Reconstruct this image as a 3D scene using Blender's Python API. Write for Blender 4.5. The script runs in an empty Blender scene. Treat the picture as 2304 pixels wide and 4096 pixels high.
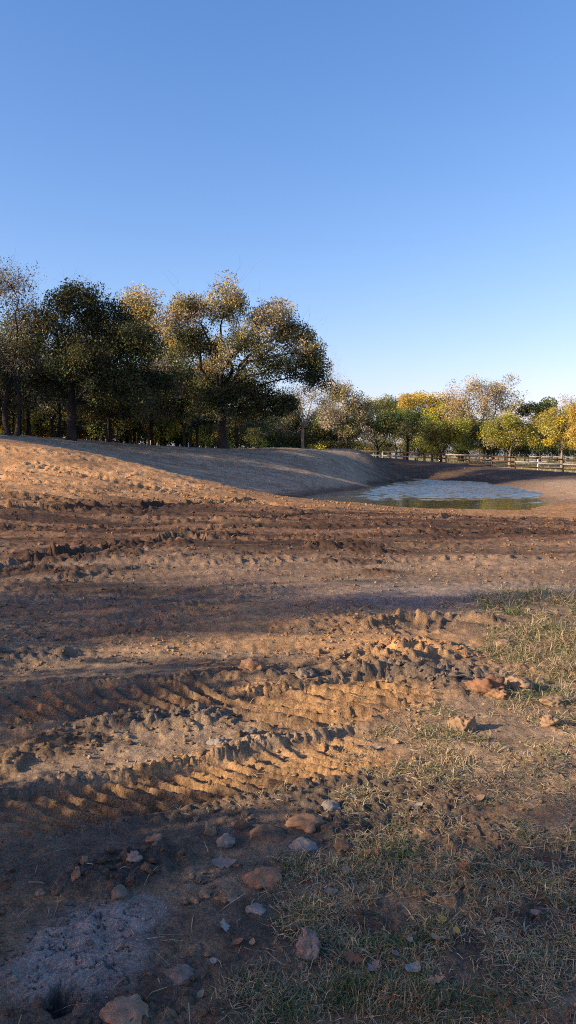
import bpy, math, random
import numpy as np
from mathutils import Vector, noise as mnoise

# ------------------------------------------------------------------ camera, sky, sun, exposure
SC = bpy.context.scene
COL = SC.collection
F = 788.0            # focal length in pixels of a 576 x 1024 picture
HZ = 455.0           # row of the horizon
EYE = 1.6
cam_d = bpy.data.cameras.new('camera')
cam_d.sensor_fit = 'VERTICAL'
cam_d.sensor_height = 36.0
cam_d.lens = 36.0 * F / 1024.0
cam_d.shift_y = -(512.0 - HZ) / 1024.0
cam_d.clip_start = 0.05
cam_d.clip_end = 9000
cam = bpy.data.objects.new('camera', cam_d)
cam.location = (0, 0, EYE)
cam.rotation_euler = (math.radians(90), 0, 0)
COL.objects.link(cam)
SC.camera = cam

SUN_EL = 20.0
SUN_TRAVEL = 20.0    # light travels towards this angle, from +x towards +y
world = bpy.data.worlds.new('World')
SC.world = world
world.use_nodes = True
wn = world.node_tree
bg = wn.nodes['Background']
sky = wn.nodes.new('ShaderNodeTexSky')
sky.sky_type = 'NISHITA'
sky.sun_disc = False
sky.sun_elevation = math.radians(SUN_EL)
sky.sun_rotation = math.radians(-90 - SUN_TRAVEL)
sky.altitude = 200
sky.air_density = 1.0
sky.dust_density = 1.2
sky.ozone_density = 3.0
sep = wn.nodes.new('ShaderNodeSeparateXYZ')
com = wn.nodes.new('ShaderNodeCombineXYZ')
wn.links.new(sky.outputs['Color'], sep.inputs[0])
for _ch, (_g, _k) in enumerate(((1.32, .95), (1.02, 1.08), (.80, 1.66))):      # film response of the photograph, the same over the whole sky
    _p = wn.nodes.new('ShaderNodeMath'); _p.operation = 'POWER'; _p.inputs[1].default_value = _g
    _m = wn.nodes.new('ShaderNodeMath'); _m.operation = 'MULTIPLY'; _m.inputs[1].default_value = _k
    wn.links.new(sep.outputs[_ch], _p.inputs[0]); wn.links.new(_p.outputs[0], _m.inputs[0]); wn.links.new(_m.outputs[0], com.inputs[_ch])
wn.links.new(com.outputs[0], bg.inputs['Color'])
bg.inputs['Strength'].default_value = 0.10

ld = bpy.data.lights.new('sun', 'SUN')
ld.energy = 5.0
ld.angle = math.radians(0.5)
ld.color = (1.0, 0.78, 0.53)
sun = bpy.data.objects.new('sun', ld)
_a, _e = math.radians(SUN_TRAVEL), math.radians(SUN_EL)
sun_dir = Vector((math.cos(_a) * math.cos(_e), math.sin(_a) * math.cos(_e), -math.sin(_e)))
sun.rotation_euler = sun_dir.to_track_quat('-Z', 'Y').to_euler()
sun.location = (-30, -20, 30)
COL.objects.link(sun)

SC.view_settings.view_transform = 'Standard'
SC.view_settings.look = 'None'
SC.view_settings.gamma = 1.0
SC.view_settings.use_curve_mapping = False
SC.view_settings.exposure = 0.98
SC.render.engine = 'CYCLES'
try:
    SC.cycles.use_denoising = False
    SC.cycles.filter_width = 1.05
    SC.cycles.sample_clamp_indirect = 4.0
    SC.cycles.max_bounces = 6
    SC.cycles.diffuse_bounces = 3
    SC.cycles.glossy_bounces = 3
    SC.cycles.transmission_bounces = 3
    SC.cycles.caustics_reflective = False
    SC.cycles.caustics_refractive = False
except Exception:
    pass

# ------------------------------------------------------------------ small helpers
def tag(o, label=None, cat=None, group=None, kind=None):
    if label: o['label'] = label
    if cat: o['category'] = cat
    if group: o['group'] = group
    if kind: o['kind'] = kind
    return o

def empty(name, loc, rz=0.0, scale=1.0):
    o = bpy.data.objects.new(name, None)
    o.empty_display_size = 0.2
    o.location = loc
    o.rotation_euler = (0, 0, rz)
    o.scale = (scale, scale, scale)
    COL.objects.link(o)
    return o

def link(name, me, parent=None, loc=None):
    o = bpy.data.objects.new(name, me)
    COL.objects.link(o)
    if parent is not None:
        o.parent = parent
    if loc is not None:
        o.location = loc
    return o

def mesh_np(name, V, faces, mat=None, col=None, smooth=True, mats=None):
    """V (n,3); faces: list of int arrays (m,k) with k = 3 or 4; col (n,3) point colours."""
    V = np.asarray(V, dtype=np.float32)
    me = bpy.data.meshes.new(name)
    me.vertices.add(len(V))
    me.vertices.foreach_set('co', V.ravel())
    faces = [np.asarray(f, dtype=np.int32) for f in faces if len(f)]
    nl = sum(f.size for f in faces)
    npoly = sum(len(f) for f in faces)
    me.loops.add(nl)
    me.polygons.add(npoly)
    me.loops.foreach_set('vertex_index', np.concatenate([f.ravel() for f in faces]))
    starts, tot = [], 0
    for f in faces:
        k = f.shape[1]
        starts.append(np.arange(len(f), dtype=np.int32) * k + tot)
        tot += f.size
    me.polygons.foreach_set('loop_start', np.concatenate(starts))
    if smooth:
        me.polygons.foreach_set('use_smooth', np.ones(npoly, dtype=bool))
    if col is not None:
        a = me.color_attributes.new('Col', 'FLOAT_COLOR', 'POINT')
        c = np.ones((len(V), 4), dtype=np.float32)
        c[:, :col.shape[1]] = col
        a.data.foreach_set('color', c.ravel())
    me.update(calc_edges=True)
    if mat is not None:
        me.materials.append(mat)
    return me

def smooth01(a, b, x):
    t = np.clip((x - a) / (b - a), 0, 1)
    return t * t * (3 - 2 * t)

def _hash(ix, iy, seed):
    h = (ix.astype(np.int64) * 374761393 + iy.astype(np.int64) * 668265263 + seed * 974634777) & 0xFFFFFFFF
    h = ((h ^ (h >> 13)) * 1274126177) & 0xFFFFFFFF
    h = ((h ^ (h >> 15)) * 2246822519) & 0xFFFFFFFF
    return (h ^ (h >> 16)) & 0xFFFFFFFF

def perlin(x, y, seed=0):
    xi, yi = np.floor(x), np.floor(y)
    fx, fy = x - xi, y - yi
    xi = xi.astype(np.int64); yi = yi.astype(np.int64)
    def g(dx, dy):
        a = _hash(xi + dx, yi + dy, seed) * (2 * math.pi / 4294967296.0)
        return np.cos(a) * (fx - dx) + np.sin(a) * (fy - dy)
    u = fx * fx * fx * (fx * (fx * 6 - 15) + 10)
    v = fy * fy * fy * (fy * (fy * 6 - 15) + 10)
    a = g(0, 0) * (1 - u) + g(1, 0) * u
    b = g(0, 1) * (1 - u) + g(1, 1) * u
    return (a * (1 - v) + b * v) * 1.5

def fbm(x, y, scale, octv, seed=0, gain=0.5):
    s = np.zeros_like(x); amp = 1.0; f = 1.0 / scale
    for o in range(octv):
        s += amp * perlin(x * f + 17.3 * o, y * f - 9.1 * o, seed + o * 7)
        amp *= gain; f *= 2.03
    return s

def lumps(x, y, cell, seed, prob=1.0):
    """field of irregular domes: returns height in units of the cell size"""
    gx, gy = x / cell, y / cell
    gx, gy = gx + .38 * perlin(gx * 1.35, gy * 1.35, seed + 501), gy + .38 * perlin(gx * 1.35 + 5.2, gy * 1.35 + 1.7, seed + 502)
    xi = np.floor(gx).astype(np.int64); yi = np.floor(gy).astype(np.int64)
    best = np.zeros_like(x)
    for dx in (-1, 0, 1):
        for dy in (-1, 0, 1):
            h = _hash(xi + dx, yi + dy, seed)
            jx = (h & 1023) / 1023.0; jy = ((h >> 10) & 1023) / 1023.0
            r = 0.25 + 0.45 * (((h >> 20) & 255) / 255.0)
            keep = ((h >> 28) & 15) / 15.0 <= prob
            st = 0.65 + 0.7 * ((h >> 7) & 63) / 63.0
            ddx = (xi + dx + jx - gx) * st; ddy = (yi + dy + jy - gy) / st
            d2 = (ddx * ddx + ddy * ddy) / (r * r)
            hgt = np.where(keep, r * np.sqrt(np.clip(1 - d2, 0, 1)) * (0.5 + 0.5 * ((h >> 14) & 63) / 63.0), 0)
            best = np.maximum(best, hgt)
    return best

# ------------------------------------------------------------------ the lie of the land (thin-plate spline through surveyed points)
def P(u, v, d):
    return ((u - 288.0) / F * d, d, EYE + (HZ - v) / F * d)

WATER = -0.53
CP = []
for x in (-7, -3.5, 0, 3.5, 7):
    for y in (-6, 1, 5, 10):
        CP.append((x, y, 0.0))
CP += [(-7, 14, .1), (0, 14, .02), (5, 14, 0.0), (9, 14, 0.0)]
for q in [(0, 540, 14), (0, 500, 20), (0, 470, 27), (0, 439, 34), (45, 445, 33),
          (100, 455.5, 32), (100, 480, 27), (100, 500, 23), (100, 520, 18.5),
          (150, 468, 31), (200, 481, 29.7), (200, 498, 26), (200, 512, 20.5), (250, 491.5, 29.3),
          (300, 499, 29), (300, 505, 25), (300, 517, 20), (358, 504.5, 28), (400, 510, 27.5), (400, 520, 19),
          (441, 513.5, 27), (500, 516.5, 26.5), (540, 518, 26), (576, 519.5, 25.5), (576, 527, 18),
          # far side bank in the shade
          (0, 434.5, 50), (80, 440, 52), (160, 446, 55), (240, 449, 58), (318, 450.5, 62), (356, 451.5, 67), (380, 462, 70),
          (240, 466, 49), (300, 474, 50), (350, 470, 58), (200, 462, 48), (130, 455, 46),
          # right bank
          (576, 505, 31), (576, 495, 37), (576, 485, 46), (576, 478, 60), (576, 474, 76),
          # crest before the fence
          (446, 463, 80), (424, 461, 80), (383, 458, 80), (469, 465, 80), (492, 468, 79), (538, 472, 78), (440, 472, 70), (396, 470, 75)]:
    CP.append(P(*q))
for q in [(0, 434.5, 50), (80, 440, 52), (160, 446, 55), (240, 449, 58), (318, 450.5, 62), (356, 451.5, 67)]:      # level ground behind the top of the bank
    _x, _y, _z = P(*q)
    CP += [(_x - .5, _y + 4, _z + .02), (_x - 1.5, _y + 9, _z - .12)]
for q in [(120, 468, 36), (170, 482, 35.5), (220, 494, 35), (265, 502, 34.5)]:      # hollow behind the near rim
    CP.append(P(*q))
CP += [(-13, 40, 2.35), (-8, 40, 1.25), (-4.5, 37, .2), (-2.5, 40, -.1), (0, 35, -.6),
       (9.2, 70, WATER), (14.8, 58, WATER), (14.3, 46.6, WATER), (12.0, 38.1, WATER), (9.4, 30.6, WATER),
       (6.0, 57.9, WATER), (2.4, 45.4, WATER), (0.9, 40.5, WATER), (1.5, 33, WATER), (4.5, 31, WATER), (7, 30.6, WATER),
       (4, 36, -1.1), (8, 36, -1.2), (6, 45, -1.2), (10.5, 45, -1.2), (9.5, 55, -1.1), (10, 62, -.9), (5, 40, -1.2),
       (30, 83, -.3), (20, 83, .1), (10, 88, .6), (0, 94, 1.0), (-12, 98, 1.6),
       (-30, 120, 1.2), (0, 120, .7), (30, 115, .45), (60, 115, .3), (30, 140, .5), (0, 140, .5), (70, 80, -.2),
       (-24, 72, 2.8), (-12, 74, 2.3), (-3, 82, 1.6), (-30, 50, 3.0), (-20, 35, 2.3), (-24, 20, 1.0), (-45, 60, 3.0),
       (-45, 30, 1.7), (-30, 5, .4), (-45, -20, .3), (0, -30, 0), (-20, -12, .1), (30, -20, 0), (25, 10, .1),
       (20, 25, 0), (25, 45, .3), (45, 40, .4), (45, 10, .2), (-80, 80, 2.5), (-80, 0, .5), (80, 0, .3), (0, -80, 0)]
CP = np.array(CP, dtype=np.float64)

def _tps_fit(pts, lam=0.02):
    n = len(pts)
    d2 = ((pts[:, None, :2] - pts[None, :, :2]) ** 2).sum(-1)
    K = 0.5 * d2 * np.log(d2 + 1e-9) + lam * np.eye(n)
    Pm = np.concatenate([np.ones((n, 1)), pts[:, :2]], 1)
    A = np.zeros((n + 3, n + 3)); A[:n, :n] = K; A[:n, n:] = Pm; A[n:, :n] = Pm.T
    b = np.zeros(n + 3); b[:n] = pts[:, 2]
    return np.linalg.solve(A, b)
TW = _tps_fit(CP)

def base_z(x, y):
    x = np.atleast_1d(np.asarray(x, dtype=np.float64)); y = np.atleast_1d(np.asarray(y, dtype=np.float64))
    out = np.empty_like(x)
    n = len(CP)
    for s in range(0, len(x), 40000):
        xs, ys = x[s:s + 40000], y[s:s + 40000]
        xc = np.clip(xs, -90, 90); yc = np.clip(ys, -85, 150)
        d2 = (xc[:, None] - CP[None, :, 0]) ** 2 + (yc[:, None] - CP[None, :, 1]) ** 2
        out[s:s + 40000] = (0.5 * d2 * np.log(d2 + 1e-9)) @ TW[:n] + TW[n] + TW[n + 1] * xc + TW[n + 2] * yc
    r = np.hypot(x, y - 30)
    w = smooth01(85, 130, r)
    return out * (1 - w) + (0.5 + 0.0 * x) * w

_ds = np.concatenate([np.arange(1.3, 20, 0.02), np.arange(20, 60, 0.1), np.arange(60, 180, 0.25)])
_gcache = {}
def G(u, v):
    """the place on the land seen at picture position u, v (bare land, no clods)"""
    k = (u, v)
    if k in _gcache: return _gcache[k]
    x = (u - 288.0) / F * _ds
    rz = EYE + (HZ - v) / F * _ds
    gz = base_z(x, _ds)
    i = int(np.argmax(rz <= gz)) if (rz <= gz).any() else len(_ds) - 1
    _gcache[k] = (float(x[i]), float(_ds[i]))
    return _gcache[k]

# ------------------------------------------------------------------ tracks, heaps, colour zones
CLAY = np.array((.46, .272, .125)); TAN = np.array((.350, .245, .150)); BROWN = np.array((.160, .109, .069))
DARK = np.array((.066, .040, .026)); CRUST = np.array((.30, .275, .245)); STRAWY = np.array((.40, .315, .215))
GREY = np.array((.152, .125, .095)); PAST = np.array((.36, .32, .13)); SOIL = np.array((.095, .083, .067))

TRACKS = [  # picture points along the centre, width, lug pitch, slant, lug height, floor depth, berm
    dict(px=[(-30, 826), (40, 810), (115, 794), (200, 780), (280, 765), (345, 752), (400, 738)], w=.50, pitch=.108, sl=(.10, .42), h=.042, dep=.035, berm=.03),
    dict(px=[(-30, 712), (40, 707), (120, 703), (190, 699), (250, 697)], w=.66, pitch=.14, sl=(.25, .35), h=.042, dep=.03, berm=.02),
    dict(px=[(215, 722), (270, 714), (330, 705), (385, 692), (440, 684)], w=.68, pitch=.19, sl=(.40, .45), h=.060, dep=.03, berm=.025),
    dict(px=[(-20, 640), (40, 636), (100, 630), (170, 620), (240, 608)], w=.7, pitch=.19, sl=.35, h=.035, dep=.02, berm=.025),
    dict(px=[(385, 634), (420, 623), (455, 622), (485, 634)], w=.55, pitch=.16, sl=-.4, h=.028, dep=.03, berm=.06),
    dict(px=[(120, 543), (210, 541), (300, 538), (400, 534), (500, 533), (600, 533)], w=.55, pitch=.26, sl=.3, h=.075, dep=.03, berm=.03),
    dict(px=[(170, 530), (260, 529), (400, 526), (500, 524), (620, 525)], w=.5, pitch=.26, sl=-.3, h=.075, dep=.04, berm=.05),
    dict(px=[(240, 518), (330, 518), (440, 519), (540, 521), (620, 523)], w=.6, pitch=.3, sl=.3, h=.08, dep=.05, berm=.05),
    dict(px=[(300, 549), (400, 546), (500, 544), (620, 545)], w=.5, pitch=.24, sl=.25, h=.04, dep=.025, berm=.02),
    dict(px=[(-20, 530), (80, 529), (160, 525), (240, 520), (330, 514)], w=.55, pitch=.28, sl=.3, h=.06, dep=.05, berm=.05),
    dict(px=[(200, 565), (300, 560), (420, 558), (620, 560)], w=.45, pitch=.2, sl=-.25, h=.025, dep=.015, berm=.015),
    dict(px=[(20, 462), (90, 477), (160, 490), (240, 503), (320, 512)], w=.7, pitch=.3, sl=.3, h=.06, dep=.03, berm=.06),
    dict(px=[(-10, 478), (70, 491), (150, 501), (230, 510)], w=.7, pitch=.32, sl=-.3, h=.05, dep=.03, berm=.06),
    dict(px=[(-20, 508), (60, 510), (140, 509), (200, 505), (260, 500)], w=.6, pitch=.3, sl=.2, h=.05, dep=.10, berm=.10),
    dict(px=[(-20, 572), (50, 562), (110, 550), (190, 541), (260, 537)], w=.55, pitch=.22, sl=.3, h=.05, dep=.05, berm=.08),
    dict(px=[(-20, 590), (60, 583), (130, 572), (200, 561), (300, 553)], w=.5, pitch=.2, sl=.3, h=.025, dep=.02, berm=.03),
]
for t in TRACKS:
    t['pts'] = np.array([G(*q) for q in t['px']])

HEAPS = [  # u, v, rx, ry, height, lump size, lump amount, colour, strength of colour
    (425, 647, .50, .26, .15, .07, .9, CLAY, .8), (395, 655, .45, .25, .08, .08, .9, CLAY, .5),
    (432, 672, .62, .26, .07, .09, 1.0, GREY, .7), (465, 690, .35, .18, .04, .07, .9, BROWN, .6),
    (350, 664, .5, .3, .05, .08, .8, CLAY, .35), (300, 676, .5, .22, .05, .10, .8, GREY, .5),
    (500, 665, .35, .2, .05, .05, .7, CLAY, .6),
    (130, 872, .23, .17, .055, .032, 1.0, SOIL, .95), (85, 880, .12, .12, .04, .03, 1.0, SOIL, .9), (175, 858, .14, .09, .045, .04, 1.0, SOIL, .8),
    (30, 758, .30, .20, .06, .05, 1.0, BROWN, .6), (75, 740, .35, .12, .06, .045, 1.0, BROWN, .6), (150, 722, .5, .12, .05, .05, 1.0, GREY, .7), (215, 715, .4, .1, .04, .05, 1.0, GREY, .5),
    (175, 785, .3, .06, .03, .035, 1.0, TAN, .4), (340, 742, .16, .08, .06, .035, .9, GREY, .6), (365, 745, .2, .1, .05, .03, .7, BROWN, .6),
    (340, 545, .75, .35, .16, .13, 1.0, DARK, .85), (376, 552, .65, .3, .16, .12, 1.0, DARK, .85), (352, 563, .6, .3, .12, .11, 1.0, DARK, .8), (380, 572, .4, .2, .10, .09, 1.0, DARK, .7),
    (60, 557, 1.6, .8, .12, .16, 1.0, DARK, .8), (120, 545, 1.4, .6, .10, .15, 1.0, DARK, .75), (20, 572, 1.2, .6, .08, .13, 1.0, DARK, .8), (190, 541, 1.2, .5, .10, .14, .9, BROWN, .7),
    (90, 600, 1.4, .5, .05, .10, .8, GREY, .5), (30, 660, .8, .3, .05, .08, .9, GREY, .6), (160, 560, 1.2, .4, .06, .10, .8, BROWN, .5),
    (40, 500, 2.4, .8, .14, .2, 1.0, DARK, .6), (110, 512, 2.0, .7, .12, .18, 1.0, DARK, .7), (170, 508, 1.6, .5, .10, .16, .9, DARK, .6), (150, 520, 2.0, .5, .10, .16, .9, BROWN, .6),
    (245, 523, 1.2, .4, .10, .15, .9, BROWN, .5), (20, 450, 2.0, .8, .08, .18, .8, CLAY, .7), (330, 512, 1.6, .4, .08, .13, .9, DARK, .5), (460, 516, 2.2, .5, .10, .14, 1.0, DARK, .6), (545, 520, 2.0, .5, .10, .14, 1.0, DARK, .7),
    (55, 985, .10, .07, .03, .03, .4, CRUST, .6),
]
HEAPS = [(G(h[0], h[1]),) + h[2:] for h in HEAPS]
HOLES = [(62, 998, .050, .060, .075), (372, 830, .05, .04, .02)]
HOLES = [(G(h[0], h[1]),) + h[2:] for h in HOLES]
PATCHES = [  # u, v, rx, ry, colour, strength : soil tones, some set to the lit or shaded look there
    (85, 945, .20, .22, CRUST, .9), (35, 975, .14, .12, CRUST, .5), (140, 910, .15, .12, CRUST, .6), (180, 975, .10, .12, GREY, .5),
    (70, 672, .9, .28, TAN, .5), (170, 655, 1.2, .2, TAN, .6), (220, 742, .7, .35, TAN, .9), (90, 770, .5, .18, TAN, .7), (300, 740, .5, .25, TAN, .6),
    (500, 735, .55, .5, TAN, .8), (470, 705, .5, .35, TAN, .7), (560, 790, .5, .35, TAN, .7), (520, 810, .5, .2, CLAY, .3), (540, 870, .35, .16, SOIL, .6),
    (440, 600, 2.0, .9, CRUST, .35), (500, 590, 1.5, .7, CRUST, .35), (380, 590, 1.6, .5, TAN, .4), (330, 580, 2.5, .5, TAN, .35), (470, 565, 3.0, .9, TAN, .55), (520, 545, 3.0, .8, TAN, .3), (300, 560, 2.0, .5, TAN, .35),
    (270, 645, .9, .4, CLAY, .6), (200, 640, .9, .3, CLAY, .4), (300, 615, 1.6, .6, CLAY, .5), (120, 650, .8, .25, CLAY, .4), (400, 640, 1.0, .5, CLAY, .5),
    (300, 690, .8, .3, CLAY, .7), (330, 710, .6, .3, CLAY, .7), (230, 770, .5, .15, CLAY, .6), (330, 770, .35, .12, CLAY, .6),
    (30, 800, .5, .25, GREY, .6), (60, 850, .35, .25, SOIL, .6), (200, 830, .4, .2, SOIL, .6), (260, 920, .3, .2, SOIL, .7), (280, 870, .3, .12, SOIL, .5), (330, 830, .3, .15, SOIL, .7),
    (30, 710, .7, .35, GREY, .6), (400, 800, .5, .3, SOIL, .5), (430, 950, .7, .35, SOIL, .8), (560, 980, .3, .2, SOIL, .8), (60, 1010, .2, .08, SOIL, .6),
]
PATCHES = [(G(p[0], p[1]),) + p[2:] for p in PATCHES]

SMOOTH = [(G(u, v), rx, ry) for u, v, rx, ry in ((205, 744, .62, .26), (110, 762, .42, .16), (70, 673, .9, .24), (180, 658, .9, .16), (500, 738, .5, .4), (470, 708, .45, .22), (560, 800, .4, .3), (265, 905, .25, .3), (260, 842, .3, .14),
                                                          (300, 690, .5, .12), (440, 592, 2.0, .5), (520, 566, 1.8, .6), (90, 835, .5, .14), (270, 640, .9, .25))]
def packed(x, y):
    m = np.ones_like(x)
    for (cx, cy), rx, ry in SMOOTH:
        sel = (np.abs(x - cx) < rx * 1.6) & (np.abs(y - cy) < ry * 1.6)
        if sel.any():
            dd = np.hypot((x[sel] - cx) / rx, (y[sel] - cy) / ry) + .3 * fbm(x[sel], y[sel], .3, 2, 777)
            m[sel] = np.minimum(m[sel], .12 + .88 * smooth01(.6, 1.2, dd))
    return m

def track_mask(x, y):
    m = np.zeros_like(x)
    for t in TRACKS[:3]:
        pts = t['pts']; lo, hi = pts.min(0) - t['w'], pts.max(0) + t['w']
        sel = (x > lo[0]) & (x < hi[0]) & (y > lo[1]) & (y < hi[1])
        if sel.any():
            S, Cc, L = poly_sc(pts, x[sel], y[sel])
            m[sel] = np.maximum(m[sel], (1 - smooth01(.85, 1.05, np.abs(Cc) / (t['w'] / 2))) * smooth01(0, .3, S) * (1 - smooth01(L - .3, L, S)))
    return m

def poly_sc(pts, x, y):
    """arc position s, offset c (positive to the left of travel) and signed end distance along a polyline"""
    best = np.full(x.shape, 1e9); S = np.zeros_like(x); Cc = np.zeros_like(x)
    acc = 0.0
    for a, b in zip(pts[:-1], pts[1:]):
        L = math.hypot(*(b - a)); tx, ty = (b - a) / L
        rx, ry = x - a[0], y - a[1]
        t = np.clip(rx * tx + ry * ty, 0, L)
        ex, ey = rx - t * tx, ry - t * ty
        d = np.hypot(ex, ey)
        m = d < best
        best = np.where(m, d, best)
        S = np.where(m, acc + t, S)
        Cc = np.where(m, np.sign(tx * ry - ty * rx) * d, Cc)
        acc += L
    return S, Cc, acc

def surface(x, y, want_col=False):
    """height of the finished ground (and its soil colour) at the given places"""
    x = np.atleast_1d(np.asarray(x, dtype=np.float64)); y = np.atleast_1d(np.asarray(y, dtype=np.float64))
    z = base_z(x, y)
    b0 = z.copy()
    r = np.hypot(x, y)
    near = 1 - smooth01(60, 140, r)
    under = smooth01(WATER - .05, WATER + .15, b0)
    bankm = smooth01(33, 38, y) * near                     # graded slopes round the pond are smoother
    field = (1 - smooth01(30, 36, y))
    ripx = fbm(x * .35, y * 1.6, 1.0, 3, 31)
    z += near * (.05 * fbm(x, y, 3.1, 3, 1) * (.4 + .6 * field)) * (.3 + .7 * under)
    z += field * .028 * ripx * smooth01(3, 8, y)
    wild = np.clip(.55 + .9 * fbm(x, y, 2.3, 2, 77), 0, 1)
    fine = np.clip(1.3 - r / 30.0, .15, 1)
    z += .012 * fbm(x, y, .32, 3, 5) * field * (.5 + wild) + .006 * fbm(x, y, .07, 3, 9) * field * fine
    z += (.022 * fbm(x, y, .8, 4, 15) + .022 * fbm(x * .4, y * 1.1, 1.0, 3, 17)) * bankm * under + (.10 * lumps(x, y, .35, 71, .12) + .06 * lumps(x, y, .16, 73, .3)) * .4 * bankm * under
    L1 = lumps(x, y, .11, 3, .55) * .11; L2 = lumps(x, y, .045, 4, .7) * .045; L3 = lumps(x, y, .25, 6, .35) * .25
    l1 = np.clip(fbm(x, y, 1.1, 2, 41) * 1.4 + .25, 0, 1)
    ccx, ccy = G(85, 945)
    calm = smooth01(.6, 1.3, np.hypot((x - ccx) / .28, (y - ccy) / .3))
    L0 = lumps(x, y, .022, 8, .6) * .022
    calm = calm * packed(x, y) * (1 - .93 * track_mask(x, y))
    z += field * calm * (L1 * .5 * l1 * wild * (1 - .3 * smooth01(6, 9, y)) + L2 * .75 * fine * (.25 + l1) + L0 * .6 * np.clip(1.6 - r / 5, 0, 1) * (.2 + l1))
    mud = smooth01(9.5, 13, y + .12 * x + .9 * fbm(x, y, 2.2, 2, 61)) * field   # torn-up muddy strip before the pond
    z += mud * .05 * lumps(x * .55, y * 1.5, .16, 75, .6) + mud * (L3 * .13 * np.clip(.3 + fbm(x * .4, y * 1.3, 1.2, 2, 52), 0, 1) + L1 * .22 * l1)
    rimz = smooth01(.12, .5, b0) * smooth01(16, 21, y) * field
    z += rimz * (L3 * .16 * np.clip(.2 + fbm(x * .5, y, 1.6, 2, 53), 0, 1) + L1 * .45 * wild + .05 * fbm(x * .5, y * 1.2, .7, 3, 54))
    if want_col:
        n1 = fbm(x, y, 1.7, 4, 21); n2 = fbm(x, y, .35, 3, 23); n3 = fbm(x, y, 6.0, 3, 27)
        c = np.empty((len(x), 3))
        t = np.clip(.47 + .35 * n1 + .25 * n2 + .55 * fbm(x * .4 - .05 * y, y * 1.25 - .1 * x, 1.0, 4, 37) * smooth01(3, 7, y), 0, 1)[:, None]
        c[:] = BROWN * (1 - t) + TAN * .85 * t
        deep = (smooth01(5.5, 9, y) * .85)[:, None]                 # farther out the soil colour goes redder and darker
        c = c * (1 - deep) + ((BROWN * .80) * (1 - t) + np.array((.250, .176, .115)) * t) * deep
        # the muddy strip: dark turned earth, streaked darker and lighter
        streak = fbm(x * .22 + .1 * y, y * 1.1, 1.0, 4, 33)
        tm = np.clip(.36 + 1.0 * streak + .9 * fbm(x * .16 + .08 * y, y * 2.1, 1.0, 3, 39) + .25 * n2, 0, 1)[:, None]
        mudc = DARK * .90 * (1 - tm) + np.array((.195, .115, .066)) * tm
        w = (mud * smooth01(11, 14, y) * .92)[:, None]
        c = c * (1 - w) + mudc * w
        # clay on the rising left bank and rim, brightened to carry its sunlit look
        rim = smooth01(.12, .5, b0) * smooth01(16, 21, y) * field
        w = np.clip(rim * (.75 + .5 * n1), 0, 1)[:, None]
        c = c * (1 - w) + (CLAY * (1.08 + .25 * np.clip(n2, -1, 1)[:, None])) * w
        # rim of the pond
        w = (smooth01(22.5, 25, y + .5 * n1) * (1 - smooth01(0.1, .6, b0)) * field * .55)[:, None]
        c = c * (1 - w) + CLAY * .9 * w
        # graded bank
        w = bankm[:, None]
        tb = np.clip(.5 + .55 * n2 + .3 * n1 + .5 * fbm(x * .5, y * 1.2, 1.0, 3, 35), 0, 1)[:, None]
        cb = np.array((.235, .170, .110)) * (1 - tb) + STRAWY * tb
        c = c * (1 - w) + cb * w
        # dark earth between pond and fence, darkened further to stand in for tree shade
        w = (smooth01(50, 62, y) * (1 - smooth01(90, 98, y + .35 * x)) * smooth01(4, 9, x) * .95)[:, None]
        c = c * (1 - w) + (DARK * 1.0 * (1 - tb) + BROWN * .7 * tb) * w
        # damp margin of the pond
        w = ((1 - smooth01(WATER + .05, WATER + .30, b0 + .05 * n2)) * bankm * .75)[:, None]
        c = c * (1 - w) + DARK * .9 * w
        # right slope of the pond, made paler to stand in for its sunlit look
        w = (smooth01(11.8, 13.5, x) * smooth01(28, 31, y) * (1 - smooth01(46, 60, y)) * .7)[:, None]
        c = c * (1 - w) + (TAN * .95) * w
        # pasture and woodland floor
        w = smooth01(86, 93, y + .45 * x - 4)[:, None] * near[:, None] ** 0
        c = c * (1 - w) + (PAST * (.85 + .3 * np.clip(n2, -1, 1)[:, None])) * w
        w = (smooth01(2.0, 2.4, b0) * smooth01(50, 58, y) * (1 - smooth01(-2, 6, x)))[:, None]
        c = c * (1 - w) + (np.array((.20, .15, .08)) * (1 + .4 * n2[:, None])) * w
        for (cx, cy), rx, ry, pc, st in PATCHES:
            sel = (np.abs(x - cx) < rx * 2) & (np.abs(y - cy) < ry * 2)
            if not sel.any(): continue
            dd = np.hypot((x[sel] - cx) / rx, (y[sel] - cy) / ry) + .35 * n1[sel] + .3 * n2[sel]
            w = (st * (1 - smooth01(.55, 1.25, dd)))[:, None]
            c[sel] = c[sel] * (1 - w) + pc * (1 + .15 * n2[sel][:, None]) * w
    # heaps of clods
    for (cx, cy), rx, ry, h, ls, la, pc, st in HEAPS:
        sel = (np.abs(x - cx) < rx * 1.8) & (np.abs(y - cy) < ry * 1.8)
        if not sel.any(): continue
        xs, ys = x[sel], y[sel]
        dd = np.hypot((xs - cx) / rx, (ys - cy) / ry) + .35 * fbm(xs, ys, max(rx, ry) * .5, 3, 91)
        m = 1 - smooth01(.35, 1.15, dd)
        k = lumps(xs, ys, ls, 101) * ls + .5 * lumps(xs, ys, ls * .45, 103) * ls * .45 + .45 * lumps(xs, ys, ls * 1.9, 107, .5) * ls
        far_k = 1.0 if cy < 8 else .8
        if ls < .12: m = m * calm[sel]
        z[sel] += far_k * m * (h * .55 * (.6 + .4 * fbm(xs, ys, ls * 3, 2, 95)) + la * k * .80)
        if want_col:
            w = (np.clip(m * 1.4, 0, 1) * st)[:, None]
            c[sel] = c[sel] * (1 - w) + pc * (1 + .25 * fbm(xs, ys, ls * 1.5, 2, 97)[:, None]) * w
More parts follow.
